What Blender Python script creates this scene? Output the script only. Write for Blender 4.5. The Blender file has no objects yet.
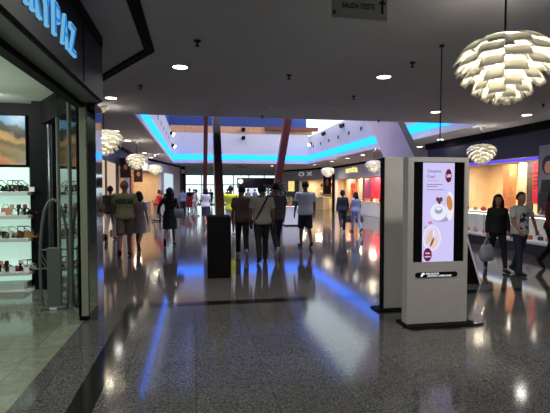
import bpy, bmesh, math, random
from mathutils import Vector, Matrix
random.seed(7)
S=bpy.context.scene
COL=S.collection
PI=math.pi
rad=math.radians
# ------------------------------------------------------------------ materials
def lin(c):
    return tuple(((x/255)/12.92 if x/255<=.04045 else ((x/255+.055)/1.055)**2.4) for x in c)
MATS={}
def mat(name,rgb,rough=.6,metal=0,var=.12,scale=25,emit=None,strength=1,alpha=None,trans=0,spec=.5,bump=0):
    if name in MATS: return MATS[name]
    m=bpy.data.materials.new(name); m.use_nodes=True
    nt=m.node_tree; b=nt.nodes['Principled BSDF']; L=nt.links
    c=lin(rgb)
    tc=nt.nodes.new('ShaderNodeTexCoord'); nz=nt.nodes.new('ShaderNodeTexNoise')
    nz.inputs['Scale'].default_value=scale; nz.inputs['Detail'].default_value=3
    L.new(tc.outputs['Object'],nz.inputs['Vector'])
    rp=nt.nodes.new('ShaderNodeValToRGB')
    rp.color_ramp.elements[0].position=.3; rp.color_ramp.elements[1].position=.7
    rp.color_ramp.elements[0].color=[x*(1-var) for x in c]+[1]
    rp.color_ramp.elements[1].color=[min(1,x*(1+var)) for x in c]+[1]
    L.new(nz.outputs['Fac'],rp.inputs['Fac']); L.new(rp.outputs['Color'],b.inputs['Base Color'])
    b.inputs['Roughness'].default_value=rough; b.inputs['Metallic'].default_value=metal
    b.inputs['Specular IOR Level'].default_value=spec
    if trans: b.inputs['Transmission Weight'].default_value=trans
    if bump:
        bp=nt.nodes.new('ShaderNodeBump'); bp.inputs['Strength'].default_value=bump; bp.inputs['Distance'].default_value=.01
        L.new(nz.outputs['Fac'],bp.inputs['Height']); L.new(bp.outputs['Normal'],b.inputs['Normal'])
    if emit is not None:
        b.inputs['Emission Color'].default_value=list(emit)+[1]; b.inputs['Emission Strength'].default_value=strength
    MATS[name]=m
    return m
def emis(name,rgbl,strength):           # linear colour; for lamps and screens only
    if name in MATS: return MATS[name]
    m=bpy.data.materials.new(name); m.use_nodes=True
    nt=m.node_tree; nt.nodes.clear()
    o=nt.nodes.new('ShaderNodeOutputMaterial'); e=nt.nodes.new('ShaderNodeEmission')
    e.inputs['Color'].default_value=list(rgbl)+[1]; e.inputs['Strength'].default_value=strength
    nt.links.new(e.outputs[0],o.inputs[0]); MATS[name]=m
    return m
def glass(name,tint=(1,1,1),opac=.12,rough=.02):
    m=bpy.data.materials.new(name); m.use_nodes=True
    nt=m.node_tree; nt.nodes.clear()
    o=nt.nodes.new('ShaderNodeOutputMaterial'); t=nt.nodes.new('ShaderNodeBsdfTransparent'); g=nt.nodes.new('ShaderNodeBsdfGlossy')
    f=nt.nodes.new('ShaderNodeFresnel'); ge=nt.nodes.new('ShaderNodeNewGeometry'); mr=nt.nodes.new('ShaderNodeMapRange'); mr.inputs['To Min'].default_value=1.45; mr.inputs['To Max'].default_value=1/1.45; nt.links.new(ge.outputs['Backfacing'],mr.inputs['Value']); nt.links.new(mr.outputs[0],f.inputs['IOR'])
    x=nt.nodes.new('ShaderNodeMixShader'); a=nt.nodes.new('ShaderNodeMath'); a.operation='ADD'; a.inputs[1].default_value=opac
    t.inputs['Color'].default_value=list(tint)+[1]; g.inputs['Roughness'].default_value=rough
    L=nt.links; L.new(f.outputs[0],a.inputs[0]); L.new(a.outputs[0],x.inputs[0]); L.new(t.outputs[0],x.inputs[1]); L.new(g.outputs[0],x.inputs[2]); L.new(x.outputs[0],o.inputs[0])
    MATS[name]=m
    return m
def leafmat():
    m=bpy.data.materials.new('lamp_leaf_white'); m.use_nodes=True
    nt=m.node_tree; b=nt.nodes['Principled BSDF']; o=nt.nodes['Material Output']
    b.inputs['Base Color'].default_value=(.88,.87,.83,1); b.inputs['Roughness'].default_value=.4
    t=nt.nodes.new('ShaderNodeBsdfTranslucent'); t.inputs['Color'].default_value=(.9,.88,.8,1)
    x=nt.nodes.new('ShaderNodeMixShader'); x.inputs[0].default_value=.35
    L=nt.links; L.new(b.outputs[0],x.inputs[1]); L.new(t.outputs[0],x.inputs[2]); L.new(x.outputs[0],o.inputs[0])
    return m
def granite(name,c0,c1,rough,joint=.6,jc=(.02,.02,.02),scale=70,spec=.5):
    m=bpy.data.materials.new(name); m.use_nodes=True
    nt=m.node_tree; b=nt.nodes['Principled BSDF']; L=nt.links; N=nt.nodes.new
    tc=N('ShaderNodeTexCoord')
    v=N('ShaderNodeTexVoronoi'); v.inputs['Scale'].default_value=scale
    n=N('ShaderNodeTexNoise'); n.inputs['Scale'].default_value=scale*.55; n.inputs['Detail'].default_value=4
    big=N('ShaderNodeTexNoise'); big.inputs['Scale'].default_value=.9; big.inputs['Detail'].default_value=2
    for q in (v,n,big): L.new(tc.outputs['Object'],q.inputs['Vector'])
    sp=N('ShaderNodeSeparateColor'); L.new(v.outputs['Color'],sp.inputs[0])
    mx=N('ShaderNodeMath'); mx.operation='MULTIPLY'; L.new(sp.outputs[0],mx.inputs[0]); L.new(n.outputs['Fac'],mx.inputs[1])
    rp=N('ShaderNodeValToRGB'); rp.color_ramp.elements[0].position=.08; rp.color_ramp.elements[1].position=.55
    rp.color_ramp.elements[0].color=list(lin(c0))+[1]; rp.color_ramp.elements[1].color=list(lin(c1))+[1]
    L.new(mx.outputs[0],rp.inputs['Fac'])
    br=N('ShaderNodeTexBrick'); br.offset=0; br.inputs['Scale'].default_value=1; br.inputs['Brick Width'].default_value=joint; br.inputs['Row Height'].default_value=joint
    br.inputs['Mortar Size'].default_value=.003; br.inputs['Mortar Smooth'].default_value=0
    br.inputs['Color1'].default_value=(1,1,1,1); br.inputs['Color2'].default_value=(.86,.86,.86,1); br.inputs['Mortar'].default_value=(.35,.35,.35,1)
    L.new(tc.outputs['Object'],br.inputs['Vector'])
    mm=N('ShaderNodeMixRGB'); mm.blend_type='MULTIPLY'; mm.inputs[0].default_value=1
    L.new(rp.outputs['Color'],mm.inputs[1]); L.new(br.outputs['Color'],mm.inputs[2]); L.new(mm.outputs[0],b.inputs['Base Color'])
    mr=N('ShaderNodeMapRange'); mr.inputs['To Min'].default_value=rough*.8; mr.inputs['To Max'].default_value=rough*1.25
    L.new(big.outputs['Fac'],mr.inputs['Value']); L.new(mr.outputs[0],b.inputs['Roughness'])
    b.inputs['Specular IOR Level'].default_value=spec
    MATS[name]=m
    return m
# ------------------------------------------------------------------ mesh builder
class MB:
    def __init__(s): s.bm=bmesh.new(); s.mi=0
    def _f(s,vs):
        try:
            f=s.bm.faces.new(vs); f.material_index=s.mi
        except ValueError: pass
    def box(s,x0,x1,y0,y1,z0,z1,M=None):
        v=[s.bm.verts.new((M@Vector(p)) if M else p) for p in [(x0,y0,z0),(x1,y0,z0),(x1,y1,z0),(x0,y1,z0),(x0,y0,z1),(x1,y0,z1),(x1,y1,z1),(x0,y1,z1)]]
        for q in [(3,2,1,0),(4,5,6,7),(0,1,5,4),(1,2,6,5),(2,3,7,6),(3,0,4,7)]: s._f([v[i] for i in q])
        return s
    def bbox(s,x0,x1,y0,y1,z0,z1,r=.01):     # box with chamfered edges
        tmp=bmesh.new(); bmesh.ops.create_cube(tmp,size=1)
        for v in tmp.verts: v.co=Vector(((x0+x1)/2+v.co.x*(x1-x0),(y0+y1)/2+v.co.y*(y1-y0),(z0+z1)/2+v.co.z*(z1-z0)))
        bmesh.ops.bevel(tmp,geom=tmp.edges[:],offset=r,segments=2,affect='EDGES',profile=.5)
        s.addbm(tmp); return s
    def addbm(s,tmp,M=None):
        mp={}
        for v in tmp.verts: mp[v]=s.bm.verts.new((M@v.co) if M else v.co)
        flip=M is not None and M.determinant()<0
        for f in tmp.faces:
            vs=[mp[v] for v in f.verts]
            s._f(vs[::-1] if flip else vs)
        tmp.free()
    def addmesh(s,me,M=None):
        t=bmesh.new(); t.from_mesh(me); s.addbm(t,M); return s
    def rings(s,rs,cap=True,closed=False):
        R=[[s.bm.verts.new(p) for p in r] for r in rs]; n=len(R[0])
        seq=list(zip(R,R[1:]))+([(R[-1],R[0])] if closed else [])
        for a,b in seq:
            for i in range(n): s._f([a[i],a[(i+1)%n],b[(i+1)%n],b[i]])
        if cap and not closed: s._f(R[0][::-1]); s._f(R[-1])
        return s
    def tube(s,pts,r,n=8,cap=True,closed=False):
        pts=[Vector(p) for p in pts]; k=len(pts); rr=r if isinstance(r,(list,tuple)) else [r]*k
        rs=[]; prev=None
        for i,p in enumerate(pts):
            a=pts[(i-1)%k] if (i>0 or closed) else p; b=pts[(i+1)%k] if (i<k-1 or closed) else p
            d=(b-a).normalized()
            if prev is None:
                u=d.orthogonal().normalized()
            else: u=(prev-d*prev.dot(d)).normalized()
            prev=u; w=d.cross(u)
            rs.append([p+(u*math.cos(2*PI*j/n)+w*math.sin(2*PI*j/n))*rr[i] for j in range(n)])
        return s.rings(rs,cap,closed)
    def cyl(s,x,y,z0,z1,r0,r1=None,n=16): return s.tube([(x,y,z0),(x,y,z1)],[r0,r1 if r1 is not None else r0],n)
    def lathe(s,prof,n=20,c=(0,0,0),closed=False):
        return s.rings([[(c[0]+max(r,1e-4)*math.cos(2*PI*j/n),c[1]+max(r,1e-4)*math.sin(2*PI*j/n),c[2]+z) for j in range(n)] for r,z in prof],True,closed)
    def ell(s,c,r,n=12,m=8,M=None):
        rs=[]
        for i in range(m+1):
            t=PI*(i+.0)/m; q=max(math.sin(t),.02)
            row=[Vector((c[0]+r[0]*q*math.cos(2*PI*j/n),c[1]+r[1]*q*math.sin(2*PI*j/n),c[2]-r[2]*math.cos(t))) for j in range(n)]
            rs.append([M@p for p in row] if M else row)
        return s.rings(rs)
    def prism(s,poly,z0,z1,ax='z'):
        f={'z':lambda a,b,c:(a,b,c),'y':lambda a,b,c:(a,c,b),'x':lambda a,b,c:(c,a,b)}[ax]
        return s.rings([[f(a,b,z0) for a,b in poly],[f(a,b,z1) for a,b in poly]])
    def loft(s,sec,n=14):      # sec: (x,y,z,rx,ry)
        return s.rings([[(x+rx*math.cos(2*PI*j/n),y+ry*math.sin(2*PI*j/n),z) for j in range(n)] for x,y,z,rx,ry in sec])
    def mesh(s,name,mats,smooth=False):
        bmesh.ops.recalc_face_normals(s.bm,faces=s.bm.faces[:])
        me=bpy.data.meshes.new(name); s.bm.to_mesh(me); s.bm.free()
        for m in (mats if isinstance(mats,(list,tuple)) else [mats]): me.materials.append(m)
        if smooth:
            for p in me.polygons: p.use_smooth=True
            if smooth!='all': me.set_sharp_from_angle(angle=rad(40))
        return me
    def build(s,name,mats,parent=None,loc=None,smooth=False,rz=0):
        o=bpy.data.objects.new(name,s.mesh(name,mats,smooth)); COL.objects.link(o)
        if parent is not None: o.parent=parent
        if loc is not None: o.location=loc
        if rz: o.rotation_euler=(0,0,rz)
        return o
def tag(o,label,cat,group=None):
    o['label']=label; o['category']=cat
    if group: o['group']=group
    return o
def thing(name,label,cat,loc=(0,0,0),rz=0,group=None):
    o=bpy.data.objects.new(name,None); COL.objects.link(o); o.location=loc; o.rotation_euler=(0,0,rz); o.empty_display_size=.1
    return tag(o,label,cat,group)
def struct(name,mb,m,smooth=False,parent=None):
    o=mb.build(name,m,parent,smooth=smooth)
    if parent is None: o['kind']='structure'
    return o
def dup(root,loc,rz=0,label=None,group=None,scale=None):
    r=root.copy(); COL.objects.link(r); r.location=loc; r.rotation_euler=(0,0,rz)
    if label: r['label']=label
    if group: r['group']=group
    if scale: r.scale=(scale,)*3
    for ch in list(root.children):
        c=ch.copy(); COL.objects.link(c); c.parent=r
        for g in ch.children:
            d=g.copy(); COL.objects.link(d); d.parent=c
    return r
def textmesh(txt,size,ext=.002,bold=0):
    cu=bpy.data.curves.new('lettering','FONT'); cu.body=txt; cu.size=size; cu.extrude=ext; cu.offset=bold; cu.align_x='CENTER'; cu.align_y='CENTER'; cu.resolution_u=3
    o=bpy.data.objects.new('lettering',cu); COL.objects.link(o)
    dg=bpy.context.evaluated_depsgraph_get(); dg.update()
    me=bpy.data.meshes.new_from_object(o.evaluated_get(dg))
    bpy.data.objects.remove(o); bpy.data.curves.remove(cu)
    return me
def textobj(name,txt,size,m,M,parent=None,ext=.002,bold=0,width=None):
    me=textmesh(txt,size,ext,bold)
    if width:
        xs=[v.co.x for v in me.vertices]; k=width/(max(xs)-min(xs)); M=M@Matrix.Diagonal((k,1,1,1))
    me.transform(M); me.materials.clear(); me.materials.append(m)
    o=bpy.data.objects.new(name,me); COL.objects.link(o)
    if parent is not None: o.parent=parent
    return o
FRONT=Matrix.Rotation(rad(90),4,'X')                        # text readable when seen looking along +Y
RIGHTW=Matrix.Rotation(rad(-90),4,'Z')@FRONT                # on a wall facing -X
LEFTW=Matrix.Rotation(rad(90),4,'Z')@FRONT                  # on a wall facing +X
def T(x,y,z): return Matrix.Translation((x,y,z))
def area(name,loc,size,power,col=(1,1,1),rot=(0,0,0),sy=None,spread=None):
    l=bpy.data.lights.new(name,'AREA'); l.energy=power; l.color=col; l.size=size
    if sy: l.shape='RECTANGLE'; l.size_y=sy
    else: l.shape='DISK'
    if spread: l.spread=rad(spread)
    o=bpy.data.objects.new(name,l); COL.objects.link(o); o.location=loc; o.rotation_euler=rot
    return o
def remesh(mb,vox,mats,name='m',smooth_it=2):
    me=mb.mesh(name,mats)
    o=bpy.data.objects.new(name,me); COL.objects.link(o)
    r=o.modifiers.new('r','REMESH'); r.mode='VOXEL'; r.voxel_size=vox
    if smooth_it:
        q=o.modifiers.new('s','SMOOTH'); q.factor=.5; q.iterations=smooth_it
    dg=bpy.context.evaluated_depsgraph_get(); dg.update()
    out=bpy.data.meshes.new_from_object(o.evaluated_get(dg))
    bpy.data.objects.remove(o); bpy.data.meshes.remove(me)
    out.materials.clear()
    for m in (mats if isinstance(mats,(list,tuple)) else [mats]): out.materials.append(m)
    for p in out.polygons: p.use_smooth=True
    return out
WORLD=2.0; LED=5.5; DL_E=10; DL_P=32; DL_B=36; PEND=48; SHELF_E=.6; SHOP_P=40; LSHOP_P=60; RSHOP_P=60; MSHOP_P=70; WALL_FILL=6.5; SKY=1100
# ------------------------------------------------------------------ camera, world
cam=bpy.data.cameras.new('camera'); co=bpy.data.objects.new('camera',cam); COL.objects.link(co)
cam.sensor_width=36; cam.lens=36*445/550; cam.clip_start=.05; cam.clip_end=300
co.location=(0,0,1.6); co.rotation_euler=(rad(90-2.1),0,rad(-10.2)); S.camera=co
S.view_settings.view_transform='Standard'; S.view_settings.look='None'; S.view_settings.gamma=1; S.view_settings.exposure=0; S.view_settings.use_curve_mapping=False
w=bpy.data.worlds.new('daylight'); S.world=w; w.use_nodes=True
bg=w.node_tree.nodes['Background']; bg.inputs['Color'].default_value=(.76,.91,1,1); bg.inputs['Strength'].default_value=WORLD
# ------------------------------------------------------------------ common materials
M_ceil=mat('ceiling_paint',(188,188,196),.75,var=.03,scale=3)
M_white=mat('white_paint',(225,226,232),.6,var=.03,scale=4)
M_black=mat('black_paint',(7,7,8),.75,spec=.12)
M_char=mat('charcoal_panel',(9,10,11),.6,spec=.25,var=.06,scale=6)
M_navy=mat('navy_panel',(22,27,40),.5,var=.08,scale=5)
M_fgrey=mat('fascia_grey',(208,205,214),.5,var=.04,scale=4)
M_grey=mat('grey_panel',(96,96,102),.5,var=.05,scale=6)
M_steel=mat('polished_steel',(190,190,195),.06,1,var=.02)
M_brush=mat('brushed_steel',(120,122,124),.3,1,var=.05)
M_cream=mat('cream_wall',(232,205,165),.6,var=.05,scale=3)
M_peach=mat('peach_wall',(226,194,152),.6,var=.08,scale=3)
M_red=mat('red_panel',(190,32,52),.5,var=.08)
M_pgrey=mat('kiosk_grey',(154,151,148),.45,var=.03,scale=5)
M_glass=glass('clear_glass',(.93,.97,.95),.03)
M_sglass=glass('smoked_glass',(.6,.64,.62),.05)
# ------------------------------------------------------------------ floor
M_gran=granite('dark_granite',(50,50,50),(98,97,95),.10,scale=120,spec=.36)
M_gran2=granite('brown_granite',(68,65,64),(100,95,93),.085,scale=80,spec=.42)
M_band=granite('black_granite',(18,18,20),(28,28,29),.1,scale=50,spec=.36)
M_tile=granite('pale_shop_tile',(104,110,94),(122,126,110),.1,joint=.8,scale=20)
# inner panel of grey granite, brown granite round it
struct('floor',MB().box(-9,16,-3,58,-.12,-.004),M_gran2)
struct('floor_inlay',MB().box(-.74,13.9,-2.9,6.2,-.004,0),M_gran)
struct('trim_1',MB().box(-.93,-.74,-2.9,6.43,-.004,.0006),M_band)
struct('trim_2',MB().box(-.74,13.9,6.2,6.43,-.004,.0006),M_band)
struct('floor_shop',MB().prism([(-7,-2.9),(-1.35,-2.9),(-1.35,5.95),(-2.55,8.1),(-7,8.1)],-.004,.001),M_tile)
struct('trim_3',MB().box(-1.35,-.93,-2.9,6.0,-.004,.0003),M_gran)
# ------------------------------------------------------------------ ceiling with the skylight opening
OX0,OX1,OY0,OY1=-1.38,7.7,11.06,30.0
CZ=3.4
c=MB()
g=.05
c.box(-9,16,-3,OY0-g,CZ,CZ+.2); c.box(-9,OX0-g,OY0-g,OY1+g,CZ,CZ+.2); c.box(OX1+g,16,OY0-g,OY1+g,CZ,CZ+.2); c.box(-9,16,OY1+g,49,CZ,CZ+.2)
struct('ceiling',c,M_ceil)
# dark slot running along the shoe shop's front in the ceiling
def strip(path,wd,z0,z1,mb):
    path=[Vector(p) for p in path]; Lp=[];Rp=[]
    for i,p in enumerate(path):
        d1=(path[i]-path[i-1]).normalized() if i else None; d2=(path[i+1]-path[i]).normalized() if i<len(path)-1 else None
        d=((d1 or d2)+(d2 or d1)).normalized(); n=Vector((-d.y,d.x)); k=1/max(.3,n.dot(Vector((-(d2 or d1).y,(d2 or d1).x))))
        Lp.append(p+n*wd/2*k); Rp.append(p-n*wd/2*k)
    for i in range(len(path)-1):
        q=[Lp[i],Rp[i],Rp[i+1],Lp[i+1]]
        mb.rings([[(a.x,a.y,z0) for a in q],[(a.x,a.y,z1) for a in q]])
t=MB(); strip([(-.56,-2.9),(-.56,5.95),(-2.9,10.2)],.12,3.37,CZ,t)
struct('trim_4',t,M_black)
# ------------------------------------------------------------------ skylight shaft
LZ0,LZ1,WZ=3.62,3.98,5.28
t=MB()       # sloped lips round the opening
G=.05
def lip(c_): 
    inner=[(OX0,OY0),(OX1,OY0),(OX1,OY1),(OX0,OY1)]; outer=[(OX0-G,OY0-G),(OX1+G,OY0-G),(OX1+G,OY1+G),(OX0-G,OY1+G)]
    R=[[c_.bm.verts.new((x,y,CZ)) for x,y in outer],[c_.bm.verts.new((x,y,CZ)) for x,y in inner],[c_.bm.verts.new((x,y,LZ0)) for x,y in outer]]
    for a_,b_ in ((0,1),(1,2),(2,0)):
        for k in range(4): c_._f([R[a_][k],R[a_][(k+1)%4],R[b_][(k+1)%4],R[b_][k]])
lip(t)
struct('trim_5',t,M_white)
M_upw=mat('shaft_wall_white',(242,242,246),.6,var=.02,scale=2)
def slots(mb):
    pass
o=struct('wall_left_upper',MB().box(OX0-G-.1,OX0-G,OY0-.3,OY1+.3,CZ+.2,WZ),M_upw)
o2=struct('wall_right_upper',MB().box(OX1+G,OX1+G+.1,OY0-.3,OY1+.3,CZ+.2,WZ),M_upw)
struct('wall_back_upper',MB().box(OX0-G,OX1+G,OY1+G,OY1+.3,CZ+.2,5.42),M_upw)
struct('wall_front_upper',MB().box(OX0-G,OX1+G,OY0-.3,OY0-G,CZ+.2,7.2),M_upw)
M_slot=mat('vent_dark',(70,72,90),.6)
a=MB(); b=MB()
for k in range(10):
    y=13.2+k*1.72
    a.box(OX1+G-.012,OX1+G,y-.11,y+.11,4.42,4.60); b.box(OX0-G,OX0-G+.012,y-.11,y+.11,4.42,4.60)
a.build('vent_slots',M_slot,o2); b.build('vent_slots',M_slot,o)
# timber beam, blue gable, unseen blue roof deck, closed on the left to block sky light, open on the right
M_wood=mat('lit_timber',(236,180,128),.5,var=.18,scale=6)
M_rust=mat('rust_red_timber',(112,48,34),.5,var=.18,scale=5)
M_blue=mat('blue_roof_panel',(22,62,140),.5,var=.08,scale=2)
tag(MB().box(OX0-.3,OX1+.3,OY1+.0,OY1+.3,5.42,5.86).build('timber_beam',M_wood,smooth=False),'long horizontal timber beam above the pale far wall of the skylight shaft','beam')
tag(MB().box(4.7,OX1+.6,OY1-.5,OY1-.1,5.62,5.86).build('timber_rail',M_rust),'dark rust red timber rail running in front of the blue gable','beam')
struct('wall_back_gable',MB().box(OX0-.3,7.6,OY1+.02,OY1+.25,5.86,7.4),M_blue)
struct('ceiling_skylight',MB().box(OX0-.3,7.1,OY0,OY1+.2,7.2,7.4).box(OX0-.3,OX0-.2,OY0,OY1,WZ,7.2),M_blue)
# LED coves
M_led=emis('cyan_led',(.008,.16,1.0),LED)
def led(x0,x1,y0,y1,lab): tag(MB().box(x0,x1,y0,y1,LZ0,LZ1).build('cove_light',M_led),lab,'cove light','coloured cove lights of the skylight')
led(OX0-G,OX0-G+.012,OY0-G,OY1+G,'cyan glowing cove light along the left edge of the skylight opening')
led(OX1+G-.012,OX1+G,OY0-G,OY1+G,'cyan glowing cove light along the right edge of the skylight opening')
led(OX0-G+.012,OX1+G-.012,OY1+G-.012,OY1+G,'cyan glowing cove light across the far end of the skylight opening')
# spotlights on the shaft walls
def spot(x,y,z,sx,lab,on):
    t=thing('spotlight',lab,'spotlight',(x,y,z),0,'spotlights on the skylight walls')
    MB().box(-.03*sx-.03,-.03*sx+.03,-.06,.06,-.06,.06).build('bracket',M_char,t)
    MB().tube([(0,0,0),(-.2*sx,-.12,-.1)],[.09,.12],12).build('housing',M_char,t,smooth=True)
    MB().tube([(-.2*sx,-.12,-.1),(-.207*sx,-.124,-.104)],.105,12).build('lens',emis('spot_lens',(1,.96,.9),12) if on else M_slot,t)
for y,ww in ((19.9,'nearest'),(22.6,'middle'),(26.0,'farthest')): spot(OX1+G,y,5.05,1,'%s of three dark spotlights high on the right skylight wall'%ww,False)
spot(OX1+G,29.2,4.75,1,'lit white spotlight in the far right corner of the skylight shaft',True)
spot(OX0-G,29.0,4.45,-1,'lower lit spotlight at the far end of the left skylight wall',True)
spot(OX0-G,27.2,5.0,-1,'upper lit spotlight at the far end of the left skylight wall',True)
area('skylight_daylight',(3.0,20.5,7.1),6.5,SKY,(.88,.86,1),(0,0,0),15,80)
area('wall_fill',(6.5,20.5,6.9),.3,WALL_FILL*48,(1,.97,.95),(0,rad(-92),0),17)  # added fill lights to brighten the shaft walls, no fixtures there
area('wall_fill',(-.2,20.5,6.9),.3,WALL_FILL*30,(1,.97,.95),(0,rad(92),0),17)
area('wall_fill',(3.2,26.6,6.8),8,WALL_FILL*14,(1,.93,.95),(rad(62),0,0),.3)
# ------------------------------------------------------------------ leaning columns through the skylight
def beam(name,lab,p0,p1,wx,dy,mats,base=None):
    # a slab-like raking column: wx wide across, dy deep along the hall
    t=thing(name,lab,'column',(p0[0],p0[1],0))
    (x0,y0,z0),(x1,y1,z1)=p0,p1
    def ring(x,y,z): return [(x-wx/2-p0[0],y-p0[1],z),(x+wx/2-p0[0],y-p0[1],z),(x+wx/2-p0[0],y+dy-p0[1],z),(x-wx/2-p0[0],y+dy-p0[1],z)]
    m=MB()
    A=[m.bm.verts.new(p) for p in ring(x0,y0,z0)]; B=[m.bm.verts.new(p) for p in ring(x1,y1,z1)]
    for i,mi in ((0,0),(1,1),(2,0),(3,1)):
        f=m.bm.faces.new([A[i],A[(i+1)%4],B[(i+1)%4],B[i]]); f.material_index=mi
    m.bm.faces.new(A[::-1]); m.bm.faces.new(B)
    m.build('shaft',mats,t)
    if base: MB().bbox(*[base[0]-p0[0],base[1]-p0[0],base[2]-p0[1],base[3]-p0[1],0,base[4]],.012).build('base_cladding',M_black,t)
    return t
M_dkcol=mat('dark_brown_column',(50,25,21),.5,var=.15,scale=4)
M_litcol=mat('lit_column_side',(236,216,218),.5,var=.04,scale=2)  # paler than the front: light on the side faces put into the colour
beam('leaning_column','dark leaning column rising from a square black base left of the three walking men',(.47,8.32,.9),(.62,14.3,5.9),.17,.45,[M_dkcol,M_litcol],(.225,.645,8.1,8.75,1.12))
beam('leaning_column','broad pale leaning column with a dark edge behind the advertising screen',(6.02,8.9,0),(6.02,14.6,5.9),.22,1.9,[M_dkcol,M_litcol])
beam('leaning_column','thin rust red column left of the dark column, at the far skylight end',(.60,28.6,0),(.66,25.6,6.6),.24,.4,[M_rust,M_rust])
beam('leaning_column','rust red leaning column right of the three men, at the far skylight end',(5.10,29.1,0),(5.66,26.2,6.6),.42,.5,[M_rust,M_rust])
# ------------------------------------------------------------------ downlights
M_lamp=emis('downlight_glow',(1,.95,.78),DL_E)
M_lampoff=mat('downlight_off',(150,146,138),.3)
M_rim=mat('downlight_rim',(170,170,172),.35)
def downlight(x,y,lab,on=True,r=.125):
    t=thing('ceiling_downlight',lab,'ceiling light',(x,y,CZ),0,'recessed downlights in the mall ceiling')
    MB().lathe([(r*.86,-.004),(r*1.12,-.008),(r*1.16,0),(r*.86,.0)],20,closed=True).build('rim',M_rim,t,smooth=True)
    MB().lathe([(.001,-.003),(r*.86,-.003),(r*.86,-.001),(.001,-.001)],20).build('lens',M_lamp if on else M_lampoff,t)
    if on: area('lamp',(x,y,CZ-.02),r*1.6,DL_P if y<8 else DL_P*(.28 if y<18 else .9),(1,.96,.89),spread=150)
for x,y,lab,on in [
 (-.2,6.72,'large bright downlight in the ceiling left of centre, nearest to the shoe shop fascia',1),
 (2.97,6.73,'large bright downlight in the ceiling right of the hanging direction sign',1),
 (-1.6,9.2,'bright downlight in the ceiling just beyond the end of the shoe shop fascia',1),
 (5.48,9.51,'bright downlight in the ceiling directly above the advertising screen',1),
 (7.84,9.5,'bright downlight in the ceiling at the right edge below the big pendant',1),
 (.51,9.43,'dim downlight in the ceiling above the dark leaning column',0),
 (1.74,9.55,'dim downlight in the ceiling above the three walking men',0),
 (3.05,9.56,'dim downlight in the ceiling midway along the front edge of the skylight',0),
 (4.31,9.58,'dim downlight in the ceiling just left of the hanging cable, near skylight edge',0),
 (-2.37,14.3,'first bright downlight left of the skylight, just above the nearest left pendant',1),
 (-2.4,17.0,'second bright downlight left of the skylight, counting from the shoe shop',1),
 (-2.39,22.4,'third bright downlight left of the skylight, counting from the shoe shop',1),
 (-2.36,25.4,'fourth bright downlight left of the skylight, counting from the shoe shop',1),
 (8.6,14.6,'bright downlight right of the skylight above the dark navy shopfront end',1),
 (9.2,17.2,'bright downlight over the entrance next to the dark navy shopfront',1),
 (8.47,21.7,'nearest bright downlight over the shopfront with the yellow sign',1),
 (8.5,24.1,'second bright downlight over the shopfront with the yellow sign',1),
 (8.5,27.0,'third bright downlight along the right shops, past the yellow sign',1),
 (8.33,30.6,'farthest bright downlight along the right shops by the white letters',1),
 (3.02,32.4,'bright downlight in the far ceiling behind the skylight, above the crowd',1),
 (5.64,32.6,'bright downlight in the far ceiling beside the red leaning column',1)]:
    downlight(x,y,lab,on)
for x in (-.2,2.97,5.5):
    for y in (3.9,1.1,-1.7): area('lamp',(x,y,CZ-.02),.2,DL_B,(1,.96,.89),spread=150)
for x,y in ((-3,36),(1,36),(5,36),(-3,42),(1,42),(5,42),(9,24),(9.2,31)): area('lamp',(x,y,CZ-.02),.3,DL_P*.8,(1,.97,.92),spread=160)
# sprinkler heads
def sprinkler(x,y,lab):
    t=thing('ceiling_sprinkler',lab,'sprinkler',(x,y,CZ),0,'sprinkler heads in the ceiling')
    MB().lathe([(.001,-.012),(.04,-.012),(.045,0),(.001,0)],14).build('rose',M_char,t,smooth=True)
    MB().cyl(0,0,-.06,-.012,.012).build('nozzle',M_char,t)
    MB().cyl(0,0,-.066,-.06,.03).build('deflector',M_char,t)
for x,y,lab in [(.04,5.51,'small dark sprinkler head in the ceiling above the left bright downlight'),(-.91,8.01,'small dark sprinkler head between the two left bright downlights'),
 (1.46,6.88,'small dark sprinkler head in the middle of the ceiling'),(1.62,10.76,'tiny dark sprinkler head at the front edge of the skylight, near its middle'),
 (3.03,5.9,'small dark sprinkler head beside the top of the hanging cable'),(3.0,8.18,'small dark sprinkler head behind the bright downlight right of the sign'),
 (4.65,10.84,'tiny dark sprinkler head at the skylight edge above the broad leaning column'),(7.18,8.23,'small dark sprinkler head at the far right below the big pendant')]:
    sprinkler(x,y,lab)
# hanging cable with small end weight
t=thing('hanging_cable','thin dark cable hanging from the ceiling above the advertising screen','cable',(3.03,5.14,CZ))
MB().tube([(0,0,0),(-.004,0,-.5),(-.008,0,-1.17)],.007,6).build('cord',M_black,t)
MB().cyl(-.008,0,-1.24,-1.17,.012).build('plug',M_black,t)
MB().cyl(0,0,-.02,0,.03).build('rose',M_char,t)
# hanging direction sign
M_sign=mat('sign_grey',(176,178,174),.5,var=.03); M_ink=mat('sign_ink',(24,24,24),.6)
SY=3.6
t=thing('direction_sign','grey hanging direction sign with black lettering and an upward arrow','sign',(1.36,SY,3.13))
MB().bbox(-.246,.246,-.02,.02,-.105,.105,.004).build('panel',M_sign,t)
for xx in (-.2,.13): MB().cyl(xx,0,.105,.27,.006).build('rod',M_black,t)
textobj('lettering','SALIDA OESTE',.06,M_ink,T(-.01,-.0215,-.0)@FRONT,t,.001,.001,.285)
def flat(pts,y0,y1,m,name,parent): return MB().prism(pts,y0,y1,'y').build(name,m,parent)
flat([(.19,-.05),(.21,-.05),(.21,.03),(.235,.03),(.20,.07),(.165,.03),(.19,.03)],-.023,-.0205,M_ink,'arrow',t)
flat([(-.235,-.075),(-.205,-.075),(-.22,-.03)],-.023,-.0205,M_ink,'pictogram',t)
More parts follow.
